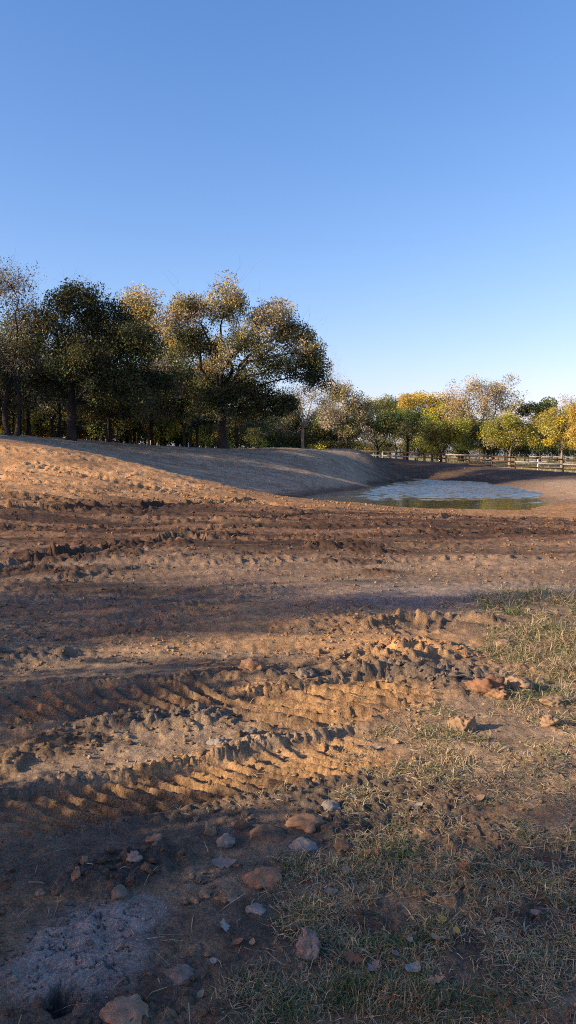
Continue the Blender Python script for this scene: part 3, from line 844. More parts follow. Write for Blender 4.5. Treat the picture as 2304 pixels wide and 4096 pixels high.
# --- the trees beyond the fence
RT = [
 ('leafy_tree', 378, 108, [(376, 420, 16, 14, 1.0), (390, 428, 14, 12, .8), (366, 432, 14, 12, .6)], [GREEN_D, OLIVE, MIDG], 'low dark green tree behind the pond bank end', .2, 7500, 1.0, .2, 0),
 ('leafy_tree', 408, 112, [(406, 420, 15, 15, 1.0), (398, 432, 12, 14, .8), (420, 428, 13, 14, .8), (412, 405, 12, 9, .6, 0, [GOLD, YELL])], [MIDG, MIDG, OLIVE, YGRN], 'bright green tree with a yellow tip beyond the fence', .2, 9500, 1.0, .22, 0),
 ('yellow_tree', 432, 128, [(420, 403, 12, 8, .7), (440, 410, 13, 13, .9, 0, [YGRN, YELL]), (432, 422, 14, 14, .8, 0, [YGRN, MIDG])], [GOLD, YELL], 'yellow topped tree behind the bright green one', .24, 7500, 1.0, .2, 0),
 ('willow_tree', 441, 104, [(438, 432, 15, 11, 1.0), (452, 438, 12, 9, .7), (427, 440, 9, 8, .5), (455, 427, 10, 9, .6)], [YGRN, YGRN, (.32, .30, .05), OLIVE], 'low spreading yellow-green tree just beyond the fence', .2, 8000, .9, .2, 0),
 ('tall_bare_tree', 482, 124, [(470, 400, 20, 16, 1.1), (500, 398, 20, 15, 1.1), (486, 392, 16, 9, .8), (455, 415, 14, 14, .7), (516, 410, 12, 14, .6), (485, 418, 24, 16, 1.0)], [PALEBR, GREYBR, OLIVE_B, BRONZE], 'tallest pale brown thinning tree beyond the fence', .22, 12000, 1.1, .3, 2),
 ('leafy_tree', 538, 126, [(534, 413, 14, 10, 1.0), (545, 424, 12, 14, .8)], [GREEN_D, MIDG], 'dark green pointed tree right of the tallest pale tree', .24, 6500, 1.0, .22, 0),
 ('willow_tree', 510, 102, [(510, 426, 15, 11, 1.0), (524, 434, 11, 10, .7), (497, 437, 11, 9, .7), (515, 440, 16, 8, .6)], [YGRN, (.36, .33, .06), (.30, .28, .06), OLIVE_B], 'rounded yellow-green tree with crooked trunk by the fence', .19, 9000, .85, .2, 0),
 ('yellow_tree', 562, 100, [(548, 428, 11, 12, .8), (565, 422, 14, 11, 1.0), (580, 432, 13, 14, .9), (562, 440, 14, 9, .6)], [GOLD, (.36, .31, .07), YELL, (.30, .29, .07)], 'golden tree with slender pale trunk near the right edge', .19, 10000, .85, .17, 0),
 ('yellow_tree', 585, 96, [(580, 420, 10, 12, .8), (592, 430, 13, 16, 1.0), (578, 440, 9, 10, .6)], [GOLD, ORANGE, (.38, .32, .08)], 'orange-gold tree cut by the right edge of the view', .19, 7500, .85, .2, 0),
 ('leafless_tree', 568, 135, [(565, 410, 12, 9, .9), (580, 408, 14, 10, .9)], [PALEBR, GREYBR], 'pale nearly bare tree top above the golden trees', .2, 1600, 1.0, .2, 3),
 ('leafy_tree', 390, 136, [(388, 408, 12, 9, .9), (375, 412, 12, 10, .8), (396, 418, 14, 12, .8)], [PALEBR, MIDG, OLIVE_B], 'hazy tan and green tree farthest behind the pond', .26, 6000, 1.1, .2, 0),
 ('leafy_tree', 463, 130, [(455, 418, 16, 14, 1.0), (466, 430, 16, 14, .9), (440, 428, 12, 14, .6)], [YGRN, OLIVE, YELL], 'mixed olive and yellow tree below the tallest pale tree', .24, 7500, 1.0, .2, 0),
 ('leafy_tree', 488, 118, [(485, 432, 16, 12, 1.0), (470, 440, 14, 10, .7), (500, 438, 12, 10, .6)], [OLIVE, GREEN_D, MIDG], 'dark tree between the two yellow-green ones', .22, 7500, 1.0, .2, 0),
 ('leafy_tree', 540, 116, [(540, 436, 13, 12, 1.0), (528, 443, 12, 9, .6), (556, 442, 12, 10, .7)], [OLIVE, MIDG, GREEN_D], 'dark green tree between the rounded and golden trees', .22, 7000, 1.0, .2, 0),
]
right_roots = []
for i, (nm, u, d, specs, colr, lab, lf, cnt, cl, tr, tw) in enumerate(RT):
    b = foot(u, d)
    specs = [(q[0], q[1], q[2] * 1.18, q[3] * 1.18) + tuple(q[4:]) for q in specs]
    right_roots.append(build_tree(nm, b, PL(b, d, specs), colr, 40 + i, lab, leaf=lf, count=int(cnt * (1.7 if tw == 0 else 1.3)), clump=cl * 1.2, trunk_r=tr, fork=.34, twigs=tw,
                                  bark=M_BARKL if i in (4, 6, 7, 9) else M_BARK, sub=1.0, density_pow=.5, hang=.3 if 'willow' in nm else 0))

# --- saplings and shrubs of the wood: a few kinds, many individuals
def template(name, seed, h, spread, colr, label, group, count, stems, tr, leaf=.13, twigs=0, bark=None, low=.35):
    rng = np.random.default_rng(seed)
    lobes = []
    for k in range(4):
        lobes.append((rng.normal(0, spread * .45), rng.normal(0, spread * .45), h * (low + (1 - low) * (k + 1) / 4.6), spread * .6, spread * .6, h * .17, .6))
    return build_tree(name, Vector((0, 0, 0)), lobes, colr, seed, label, leaf=leaf, count=count, clump=spread * .45, trunk_r=tr, fork=.3, stems=stems, group=group, twigs=twigs, bark=bark, sub=.75)

G1 = 'thin trees of the shaded wood'; G2 = 'shrubs under the wood'; G3 = 'trees at the back of the left wood'
LAB1 = 'thin dark stemmed sapling in the shade of the left wood'
LAB2 = 'bushy undergrowth shrub at the foot of the left wood'
LAB2Y = 'yellowish undergrowth shrub glowing between the dark trunks'
LAB3 = 'plain olive tree standing behind the oaks of the left wood'
T_sap = [template('sapling_tree', 61, 5.5, 1.3, [OLIVE, GREEN_D, GREYBR], LAB1, G1, 2600, 2, .07, twigs=1),
         template('sapling_tree', 62, 6.5, 1.5, [GREEN_D, MIDG, OLIVE], LAB1, G1, 3400, 1, .10),
         template('sapling_tree', 63, 5.0, 1.2, [GREYBR, OLIVE_B, OLIVE], LAB1, G1, 1300, 3, .06, twigs=2)]
T_shrub = [template('shrub', 64, 2.2, 1.1, [OLIVE, MIDG, GREEN_D], LAB2, G2, 2200, 4, .03, low=.15),
           template('shrub', 65, 1.8, 1.0, [YGRN, YELL, OLIVE], LAB2Y, 'yellowish shrubs between the trunks', 1700, 4, .03, low=.15)]
for t in T_shrub: t['category'] = 'shrub'
T_back = [template('woodland_tree', 66, 10.0, 3.0, [OLIVE, GREEN_D, OLIVE_B], LAB3, G3, 9000, 1, .22, leaf=.19),
          template('woodland_tree', 67, 9.0, 2.7, [MIDG, OLIVE, GREYBR], LAB3, G3, 8000, 2, .18, leaf=.19)]
for t, a_, b_ in [(t, 'thin stemmed sapling in the shaded wood', 'saplings of the shaded wood') for t in T_sap] + [(T_shrub[0], 'green undergrowth shrub in the wood', 'green shrubs under the wood'),
                  (T_shrub[1], 'yellowish undergrowth shrub in the wood', 'yellowish shrubs under the wood')] + [(t, 'plain olive background tree of the wood', 'background trees of the wood') for t in T_back]:
    t['kind_label'] = a_; t['kind_group'] = b_
_first = set()
def where_in_wood(u):
    return 'left of the dark oak' if u < 71 else ('between the dark oak and the tallest oak' if u < 223 else 'right of the tallest oak')
def put(tpl, u, d, rz, sc, label=None, group=None):
    p = foot(u, d)
    label = tpl['kind_label'] + ' ' + where_in_wood(u); group = tpl['kind_group'] + ', ' + where_in_wood(u)
    if tpl.name not in _first:
        _first.add(tpl.name)
        tpl.location = p; tpl.rotation_euler = (0, 0, rz); tpl.scale = (sc, sc, sc)
        tpl['label'] = label; tpl['group'] = group
        return tpl
    return copy_thing(tpl, p, rz, sc, label, group)
rs = random.Random(5)
for i in range(46):
    u = -34 + i * 8.2 + rs.uniform(-4, 4)
    dd = 57 + (u / 360.0) * 14 + rs.uniform(0, 16)
    if u > 252: dd = 98 + rs.uniform(0, 8)
    put(T_sap[i % 3], u, dd, rs.uniform(0, 6.28), rs.uniform(.8, 1.3))
for i in range(64):
    u = -34 + i * 6.2 + rs.uniform(-4, 4)
    dd = 60 + (u / 360.0) * 18 + rs.uniform(0, 14)
    y = i % 5 in (1, 3)  # yellow share raised to stand in for sunlit glints between the trunks
    if u > 252: dd = 97.5 + rs.uniform(0, 8)
    put(T_shrub[1 if y else 0], u, dd, rs.uniform(0, 6.28), rs.uniform(1.0, 1.75))
for i in range(24):
    u = -60 + i * 18 + rs.uniform(-8, 8)
    dd = 72 + (u / 360.0) * 18 + rs.uniform(-3, 14)
    if u > 245: dd = 102 + rs.uniform(0, 10)
    put(T_back[i % 2], u, dd, rs.uniform(0, 6.28), rs.uniform(.72, .95))
for i in range(30):
    u = -44 + i * 13.0 + rs.uniform(-3, 3)
    copy_thing(T_shrub[0], foot(u, (78 + (u / 360.0) * 16 if u < 250 else 100) + rs.uniform(0, 10)), rs.uniform(0, 6.28), rs.uniform(1.7, 2.5), 'tall brush closing the back of the wood ' + where_in_wood(u), 'brush at the back of the wood, ' + where_in_wood(u))
for u, dd, sc_ in ((28, 61, .82), (108, 66, .98), (163, 70, .88), (196, 72, .86), (60, 63, .82), (-10, 58, .84)):
    copy_thing(T_back[int(u) % 2], foot(u, dd), u * .7, sc_, 'plain olive background tree of the wood ' + where_in_wood(u), 'background trees of the wood, ' + where_in_wood(u))
LAB4 = 'shrub in the dark belt of brush beyond the fence'; G4 = 'brush belt beyond the fence'
LAB5 = 'plain tree in the back row beyond the far fence'; G5 = 'back row of trees beyond the far fence'
for i in range(30):
    u = 355 + i * 8.4 + rs.uniform(-3, 3)
    copy_thing(T_shrub[0], foot(u, 121 + rs.uniform(0, 10)), rs.uniform(0, 6.28), rs.uniform(1.3, 1.9), LAB4, G4)
for i in range(12):
    u = 350 + i * 23 + rs.uniform(-6, 6)
    copy_thing(T_back[i % 2], foot(u, 142 + rs.uniform(0, 10)), rs.uniform(0, 6.28), rs.uniform(.75, .95), LAB5, G5)

# --- the wood goes on to the left of the view and round behind it; these trees throw the long shadows
LAB6 = 'tree of the wood to the left, outside the view'; G6 = 'trees left of the view'
SHADE = [  # unseen; shrubs and the narrowed tree added to shape the shade: x, y, size
    (oak_dark, -24, 40, .85), (oak_dark, -26, 47, .9), (oak_big, -29, 54, .8), (T_back[0], -22, 35.5, .85), (oak_dark, -22.5, 33, .8, 1.57), (oak_dark, -36, 44, .9), (T_back[1], -34, 38, 1.0), (oak_dark, -38, 56, .9), (T_back[0], -33, 63, 1.0),
    (T_sap[1], -20, 40, 1.0), (T_sap[0], -21.5, 46, 1.1), (T_shrub[0], -19.5, 43.5, 1.6),
    (oak_dark, -17, -5.9, .9, -1.57), (oak_dark, -22, -10.5, .95), (oak_dark, -15.5, -9.5, .85, -1.57), (oak_dark, -25, -16, .95), (oak_big, -31, -14, .85), (oak_dark, -32, -24, .9), (T_sap[1], -15, -4.2, 1.15),
    (T_sap[1], -14, 1.4, .80), (T_sap[0], -17, -.6, 1.0), (T_shrub[0], -6.0, 1.9, .84), (T_shrub[0], -6.8, 3.35, .98), (T_shrub[0], -7.6, 4.2, .95), (T_shrub[0], -5.4, 1.3, .9), (T_back[1], -18, 1.0, (.27, .27, .92)), (T_shrub[0], -8.5, 1.6, 1.0), (T_shrub[0], -9.5, 2.6, .9), (T_sap[1], -19, 2.0, 1.25), (T_back[1], -27, -.5, .62), (T_sap[0], -20, 4.6, 1.05), (T_back[0], -31, 3.4, .7), (T_sap[1], -24, 8.0, 1.0), (T_sap[2], -22, 10.0, 1.1)]
for i, (src, x, y, sc_, *rz_) in enumerate(SHADE):
    copy_thing(src, (x, y, Zs(x, y) - .1), rz_[0] if rz_ else i * 1.3, sc_, LAB6 if src not in T_shrub else 'unseen shrub to the left, added for its shade', G6 if src not in T_shrub else 'unseen shade shrubs left of the view')

for o in bpy.data.objects:
    for k_ in ('kind_label', 'kind_group'):
        if k_ in o: del o[k_]

# ------------------------------------------------------------------ fences
def box_np(x0, x1, y0, y1, z0, z1):
    V = np.array([(x, y, z) for x in (x0, x1) for y in (y0, y1) for z in (z0, z1)], float)
    q = np.array([(0, 1, 3, 2), (4, 6, 7, 5), (0, 4, 5, 1), (2, 3, 7, 6), (0, 2, 6, 4), (1, 5, 7, 3)])
    return V, q

def fence_d(u): # the fence comes nearer towards the right
    a, bq = 1 / 90.0, (1 / 81.0 - 1 / 90.0) / (563 - 383)
    return 1 / (a + bq * (u - 383))

def build_fence():
    us = [264, 283, 302.5, 322, 342, 362, 382.6, 403.8, 424.7, 446, 469, 492, 515, 538, 563, 589, 616, 644]
    top = {264: 447.2, 283: 447.8, 302.5: 448.4, 322: 449, 342: 449.8, 362: 450.3, 382.6: 451, 403.8: 452, 424.7: 453, 446: 453.7, 469: 454.7, 492: 455.8, 515: 456.8, 538: 458, 563: 459.1, 589: 460.3, 616: 461.6, 644: 463}
    pts = []
    for u in us:
        dd = fence_d(u)
        pts.append(Vector(P(u, top[u], dd)))
    root = empty('board_fence', (pts[0].x, pts[0].y, pts[0].z - 1.45))
    tag(root, 'weathered three rail board fence running behind the pond', 'fence')
    o = root.location
    white_posts = {6, 5, 4, 13, 3}
    brown_posts = {12}
    rngf = random.Random(8)
    for i, p in enumerate(pts):
        V, q = box_np(-.065, .065, -.065, .065, 0, 1.47 + .5)
        V[:, 2] -= 1.45 + .5
        V[:, :2] *= 1 + (V[:, 2:3] < -1) * .06
        mat = M_POSTW if i in white_posts else (M_WOODR if i in brown_posts else M_POSTD)
        m = mesh_np('post', V, [q], mat, smooth=False)
        c = link('post', m, root, p - o)
        c.rotation_euler = (rngf.uniform(-.02, .02), rngf.uniform(-.025, .025), .42)
    pale = {k: 1 for k in ((0, 0), (1, 0), (2, 0), (3, 0), (4, 0), (3, 1), (4, 1), (5, 1), (6, 1), (7, 1), (9, 0), (12, 1), (13, 1), (14, 1), (15, 1))}
    brown = {(6, 0), (5, 0), (11, 1)}
    for i in range(len(pts) - 1):
        a, b = pts[i], pts[i + 1]
        L = (b - a).length
        ang = math.atan2(b.y - a.y, b.x - a.x); pit = math.atan2(b.z - a.z, math.hypot(b.x - a.x, b.y - a.y))
        for k, h in enumerate((-.06, -.52, -1.02)):
            V, q = box_np(-.02, L + .02 if False else L - .004, -.022, .022, -.075, .075)
            mat = M_WOODG if pale.get((i, k)) else (M_WOODR if (i, k) in brown else M_WOODD)
            m = mesh_np('rail', V, [q], mat, smooth=False)
            nx, ny = math.sin(ang), -math.cos(ang)
            c = link('rail', m, root, Vector((a.x + nx * .09, a.y + ny * .09, a.z + h + rngf.uniform(-.02, .02))) - o)
            c.rotation_euler = (0, -pit + rngf.uniform(-.008, .008), ang)
build_fence()

def build_far_fence(name, label, u0, u1, d0, d1, n, hgt=1.15):
    root = None
    ps = []
    for i in range(n):
        t = i / (n - 1)
        u = u0 + (u1 - u0) * t; dd = d0 + (d1 - d0) * t
        ps.append(foot(u, dd))
    root = empty(name, ps[0]); tag(root, label, 'fence'); o = root.location
    for p in ps:
        V, q = box_np(-.06, .06, -.06, .06, -.3, hgt + .05)
        link('post', mesh_np('post', V, [q], M_WHITE, smooth=False), root, p - o)
    for a, b in zip(ps[:-1], ps[1:]):
        L = (b - a).length; ang = math.atan2(b.y - a.y, b.x - a.x); pit = math.atan2(b.z - a.z, math.hypot(b.x - a.x, b.y - a.y))
        for h in (.35, .70, 1.05):
            V, q = box_np(.0, L - .004, -.02, .02, -.05, .05)
            c = link('rail', mesh_np('rail', V, [q], M_WHITE, smooth=False), root, Vector((a.x + math.sin(ang) * .085, a.y - math.cos(ang) * .085, a.z + h)) - o)
            c.rotation_euler = (0, -pit, ang)
build_far_fence('white_fence', 'white rail fence across the pasture at the right edge', 530, 650, 112, 104, 11)
build_far_fence('white_fence', 'short run of white rails seen under the trees beyond the board fence', 466, 496, 112, 110, 4, .9)

# ------------------------------------------------------------------ bush in place of a stump-like mass, stakes on the bank top
def rock_mesh(name, seed, sx, sy, sz, mat, rough=.22, sub=3, crack=0.0, flatb=True, freq=1.0, smooth=True):
    import bmesh
    bm = bmesh.new()
    bmesh.ops.create_icosphere(bm, subdivisions=sub, radius=1.0)
    off = Vector((seed * 3.17, seed * 1.73, seed * 0.91))
    for v in bm.verts:
        p = v.co.copy()
        n = mnoise.fractal(p * 1.1 * freq + off, 1.0, 2.0, 4)
        c = mnoise.cell(p * 2.1 * freq + off * 2)
        k = 1 + rough * n + rough * .5 * (c - .5) + rough * .55 * mnoise.fractal(p * 4.2 + off * 1.7, 1.0, 2.0, 3)
        if crack:
            t = abs(mnoise.noise(p * 1.6 + off * 3))
            k -= crack * max(0, 1 - t / .07)
        q = p * k
        if flatb and q.z < -.45: q.z = -.45 + (q.z + .45) * .2
        v.co = (q.x * sx, q.y * sy, q.z * sz)
    me = bpy.data.meshes.new(name)
    bm.to_mesh(me); bm.free()
    if smooth: me.polygons.foreach_set('use_smooth', np.ones(len(me.polygons), dtype=bool))
    me.materials.append(mat)
    return me

bush = copy_thing(T_shrub[0], foot(257, 61), .4, .62, 'low dark bush in place of a stump-like mass just right of the tallest oak trunk', 'low bush by the tallest oak')
del bush['group']
for u, v_, lab in ((150.5, 58, 'small pale stake at the wood edge left of the tallest oak, farther one'), (188.5, 57, 'small pale stake at the wood edge close to the tallest oak trunk')):
    p = foot(u, v_)
    V, q = box_np(-.03, .03, -.03, .03, -.2, .36); V[1::2, :2] *= .7
    tag(link('wooden_stake', mesh_np('stake', V, [q], M_POSTW, smooth=False), None, p), lab, 'stake')

# ------------------------------------------------------------------ clods and stones one can point at
ROCKS = [  # name, u, v, width px, height px, depth ratio, material, roughness, crack, sink, label
 ('half_buried_stone', 123, 1018, 52, 30, .9, M_STONE_T, .12, .10, .25, 'large tan half buried stone at the bottom edge, left'),
 ('half_buried_stone', 262, 884, 40, 22, .9, M_STONE_O, .15, .05, .3, 'smooth orange half buried stone left of the grass'),
 ('half_buried_stone', 304, 851, 28, 14, .9, M_STONE_P, .12, .16, .3, 'pale rounded stone with a cracked rim'),
 ('half_buried_stone', 306, 826, 46, 20, .7, M_STONE_O, .16, .06, .3, 'long reddish half buried stone above the cracked one'),
 ('half_buried_stone', 331, 808, 20, 14, .9, M_STONE_P, .10, .0, .3, 'smooth grey stone below the right end of the lug marks'),
 ('half_buried_stone', 345, 852, 20, 11, .9, M_STONE_D, .12, .0, .35, 'dull brown buried stone right of the cracked one'),
 ('half_buried_stone', 269, 838, 40, 16, .9, M_STONE_D, .10, .0, .4, 'flat dark earth hump right of the two pale clods'),
 ('half_buried_stone', 256, 913, 22, 10, .9, M_STONE_P, .12, .0, .35, 'low grey stone below the smooth orange one'),
 ('dirt_clod', 210, 833, 13, 17, .9, M_STONE_T, .26, .05, .12, 'tan upright clod, left of the two on the heap rim'),
 ('dirt_clod', 226, 846, 17, 19, .9, M_STONE_P, .20, .08, .12, 'round pale clod, right of the two on the heap rim'),
 ('dirt_clod', 241, 828, 14, 14, .9, M_STONE_D, .2, .0, .25, 'dark bluish clod just right of the round pale one'),
 ('dirt_clod', 119, 900, 17, 17, .9, M_STONE_G, .22, .04, .12, 'knobbly grey clod at the lower edge of the dark heap'),
 ('dirt_clod', 76, 884, 11, 20, .8, M_STONE_T, .3, .05, .1, 'upright tan clod at the left end of the dark heap'),
 ('dirt_clod', 84, 872, 9, 13, .8, M_STONE_T, .3, .05, .1, 'smaller tan clod leaning on the upright one'),
 ('dirt_clod', 134, 869, 15, 15, .8, M_STONE_P, .28, .06, .1, 'pale angular clod in the middle of the dark heap'),
 ('dirt_clod', 154, 842, 17, 10, .8, M_STONE_T, .3, .05, .1, 'buff crumbly clod on the top rim of the dark heap'),
 ('dirt_clod', 40, 898, 10, 8, .8, M_STONE_G, .2, .0, .1, 'small grey clod lying left of the dark heap'),
 ('dirt_clod', 56, 893, 14, 13, .8, M_STONE_D, .22, .0, .2, 'brown clod between the heap and the left edge'),
 ('dirt_clod', 204, 896, 14, 10, .8, M_STONE_T, .25, .0, .15, 'small tan clod right of the dark heap'),
 ('dirt_clod', 195, 903, 11, 9, .8, M_STONE_T, .25, .0, .15, 'tan clod just below the small tan one'),
 ('dirt_clod', 228, 899, 24, 12, .8, M_STONE_T, .22, .12, .3, 'broken tan crust lump left of the smooth orange stone'),
 ('dirt_clod', 308, 958, 26, 42, .55, M_STONE_P, .22, .06, .12, 'tall pale slab of earth standing among the grass'),
 ('dirt_clod', 295, 932, 8, 7, .8, M_STONE_G, .2, .0, .1, 'little grey pebble above the standing pale slab'),
 ('dirt_clod', 491, 694, 42, 22, .7, M_STONE_R, .24, .10, .15, 'big broken red-brown clod right of the heaps'),
 ('dirt_clod', 500, 698, 20, 13, .7, M_STONE_O, .28, .05, .1, 'rust coloured clod in front of the big broken one'),
 ('dirt_clod', 521, 690, 29, 19, .8, M_STONE_T, .16, .03, .15, 'smooth tan clod right of the big broken one'),
 ('dirt_clod', 534, 684, 11, 10, .8, M_STONE_O, .15, .0, .12, 'small orange clod beside the smooth tan one'),
 ('dirt_clod', 541, 678, 11, 12, .8, M_STONE_G, .15, .0, .12, 'small grey clod right of the small orange one'),
 ('dirt_clod', 517, 676, 10, 8, .8, M_STONE_G, .2, .0, .12, 'grey clod behind the smooth tan one'),
 ('dirt_clod', 504, 674, 11, 9, .8, M_STONE_G, .2, .0, .12, 'grey clod behind the big broken one'),
 ('dirt_clod', 465, 733, 24, 24, .8, M_STONE_T, .28, .14, .1, 'cracked tan clod casting a long shadow'),
 ('dirt_clod', 454, 728, 13, 16, .8, M_STONE_T, .28, .1, .1, 'smaller tan lump against the cracked clod'),
 ('dirt_clod', 550, 728, 19, 17, .8, M_STONE_T, .24, .05, .08, 'blocky buff clod near the right edge'),
 ('dirt_clod', 504, 645, 22, 11, .8, M_STONE_T, .12, .0, .25, 'flat tan stone in the grass at the right'),
 ('dirt_clod', 527, 649, 6, 5, .8, M_STONE_O, .12, .0, .1, 'little orange pebble in the grass at the right'),
 ('dirt_clod', 555, 705, 26, 12, .6, M_STONE_T, .22, .05, .2, 'long pale clod half hidden by grass at the right'),
 ('dirt_clod', 324, 746, 9, 16, .7, M_STONE_O, .25, .0, .1, 'upright rusty clod between the two lug tracks'),
 ('dirt_clod', 239, 737, 9, 9, .8, M_STONE_D, .22, .0, .1, 'dark round clod on the smooth earth between the tracks'),
 ('dirt_clod', 217, 743, 20, 10, .8, M_STONE_P, .16, .0, .35, 'pale grey hump between the two lug tracks'),
 ('dirt_clod', 250, 735, 16, 8, .8, M_STONE_G, .16, .0, .35, 'second pale hump right of the dark round clod'),
 ('dirt_clod', 202, 757, 12, 8, .8, M_STONE_D, .22, .0, .15, 'dark clod above the lower lug track'),
 ('dirt_clod', 305, 681, 20, 14, .8, M_STONE_G, .22, .03, .15, 'grey clod at the top of the slanting lug marks'),
 ('dirt_clod', 254, 676, 30, 18, .8, M_STONE_O, .2, .03, .3, 'orange hump at the top left of the slanting lug marks'),
 ('dirt_clod', 318, 652, 10, 8, .8, M_STONE_O, .2, .0, .1, 'orange clod lying before the crumbly heap'),
 ('dirt_clod', 180, 976, 34, 20, .9, M_STONE_G, .10, .05, .5, 'pinkish hump of earth near the bottom edge'),
 ('dirt_clod', 424, 640, 6, 6, .8, M_STONE_T, .2, .0, .05, 'topmost tan clod on the crumbly heap'),
]
for i, (nm, u, v_, wpx, hpx, dr, mat, rg, ck, sink, lab) in enumerate(ROCKS):
    x, y = G(u, v_)
    k = math.hypot(y, 0) / F
    sx, sz = wpx * k / 2, hpx * k / 2 * 1.0
    big = wpx > 18
    me = rock_mesh(nm, i + 1, sx, sx * dr, sz, mat, rg * 1.5, 4 if big else 3, ck, freq=1.3 if 'clod' in nm else .8)
    if nm == 'dirt_clod' and hpx >= 40:
        pass
    z = Zs(x, y)
    o = link(nm, me, None, Vector((x, y + sx * dr * .4, z + sz * (.40 - sink * 1.5))))
    o.rotation_euler = (random.Random(i).uniform(-.15, .15), random.Random(i + 99).uniform(-.15, .15), random.Random(i + 7).uniform(-.4, .4))
    tag(o, lab, 'clod' if nm == 'dirt_clod' else 'stone')

# smaller clods, kind by kind
protos = {}
for nm, mat in (('dark', M_STONE_D), ('tan', M_STONE_T), ('grey', M_STONE_G), ('orange', M_STONE_O)):
    protos[nm] = [rock_mesh('small_clod_' + nm, 60 + k * 3 + len(nm), 1, .85, .75, mat, .42, 2, 0, freq=1.3, smooth=False) for k in range(3)]
CLODF = [ # u, v, rx, ry, n, size lo, hi, kind, label, group
 (215, 880, .22, .16, 26, .007, .020, 'grey', 'small grey-brown clod strewn right of the dark heap', 'clods strewn right of the dark heap'),
 (60, 925, .22, .20, 26, .006, .018, 'grey', 'small dusty clod lying about the pale crust', 'clods about the pale crust'),
 (250, 820, .4, .14, 24, .008, .024, 'tan', 'small tan clod strewn below the lower lug track', 'clods below the lower track'),
 (380, 690, .5, .2, 30, .010, .028, 'tan', 'small tan clod strewn right of the slanting lug marks', 'clods right of the slanting lug marks'),
 (130, 870, .22, .15, 60, .010, .026, 'dark', 'small dark clod in the crumbled heap, lower left', 'clods of the dark heap'),
 (60, 745, .40, .14, 36, .012, .028, 'dark', 'small brown clod beside the lug tracks at the left', 'clods beside the left tracks'),
 (180, 721, .5, .10, 40, .012, .030, 'grey', 'small grey clod along the lower rim of the upper track', 'clods along the upper track'),
 (425, 650, .50, .22, 60, .014, .036, 'orange', 'small orange clod on the crumbly heap', 'clods of the orange heap'),
 (435, 675, .60, .2, 50, .016, .042, 'grey', 'small grey clod in front of the crumbly heap', 'clods below the orange heap'),
 (350, 664, .6, .25, 36, .012, .032, 'tan', 'small tan clod strewn left of the crumbly heap', 'clods left of the orange heap'),
 (230, 775, .5, .10, 30, .008, .018, 'tan', 'small tan clod on the upper edge of the lower lug track', 'clods along the lower track'),
]
rc = random.Random(21)
for (u, v_, rx, ry, n, lo, hi, kd, lab, grp) in CLODF:
    cx, cy = G(u, v_)
    xs, ys, ss = [], [], []
    for _ in range(int(n * .58)):
        a = rc.uniform(0, 6.28); r_ = rc.random() ** .6
        xs.append(cx + rx * r_ * math.cos(a)); ys.append(cy + ry * r_ * math.sin(a)); ss.append(lo + (hi - lo) * rc.random() ** 1.8)
    zs = surface(np.array(xs), np.array(ys))
    for x, y, z, s in zip(xs, ys, zs, ss):
        o = link('dirt_clod', protos[kd][rc.randrange(3)], None, (x, y, z + s * .25))
        o.scale = (s, s * rc.uniform(.7, 1.1), s * rc.uniform(.6, 1.1)); o.rotation_euler = (rc.uniform(-.5, .5), rc.uniform(-.5, .5), rc.uniform(0, 6.28))
        tag(o, lab, 'clod', grp)

# crumbs nobody could count, over the whole turned field
def build_crumbs():
    rng = np.random.default_rng(31)
    import bmesh
    bm = bmesh.new(); bmesh.ops.create_icosphere(bm, subdivisions=1, radius=1.0)
    bv = np.array([v.co[:] for v in bm.verts]); bf = np.array([[v.index for v in f.verts] for f in bm.faces]); bm.free()
    r = np.concatenate([1.9 + 6 * rng.random(7500) ** 1.2, 7 + 22 * rng.random(9500)])
    n = len(r)
    a = rng.uniform(-.45, .45, n)
    x = r * np.sin(a); y = r * np.cos(a)
    keep = (fbm(x, y, 1.0, 2, 41) + rng.normal(0, .3, n)) > -.05
    keep &= base_z(x, y) > WATER + .08
    x, y, r = x[keep], y[keep], r[keep]; n = len(x)
    z, c = surface(x, y, True)
    s = (.0035 + .013 * rng.random(n) ** 2.5) * (1 + np.clip(r - 4, 0, 30) * .11)
    ax = rng.uniform(.65, 1.2, (n, 1, 3)); ax[:, :, 2] *= .75
    V = bv[None] * ax * s[:, None, None] * (1 + rng.normal(0, .16, (n, len(bv), 1)))
    th = rng.uniform(0, 6.28, n); ct, st_ = np.cos(th)[:, None], np.sin(th)[:, None]
    V = np.stack([V[..., 0] * ct - V[..., 1] * st_, V[..., 0] * st_ + V[..., 1] * ct, V[..., 2]], -1)
    V += np.stack([x, y, z + s * .3], -1)[:, None, :]
    cc = c * rng.uniform(.75, 1.35, (n, 1))
    f = (bf[None] + (np.arange(n) * len(bv))[:, None, None]).reshape(-1, 3)
    o = link('dirt_crumbs', mesh_np('dirt_crumbs', V.reshape(-1, 3), [f], M_GROUND, np.repeat(np.clip(cc, .01, .7), len(bv), 0), smooth=False))
    tag(o, 'crumbs of dry earth strewn over the turned field', 'crumbs', kind='stuff')
build_crumbs()

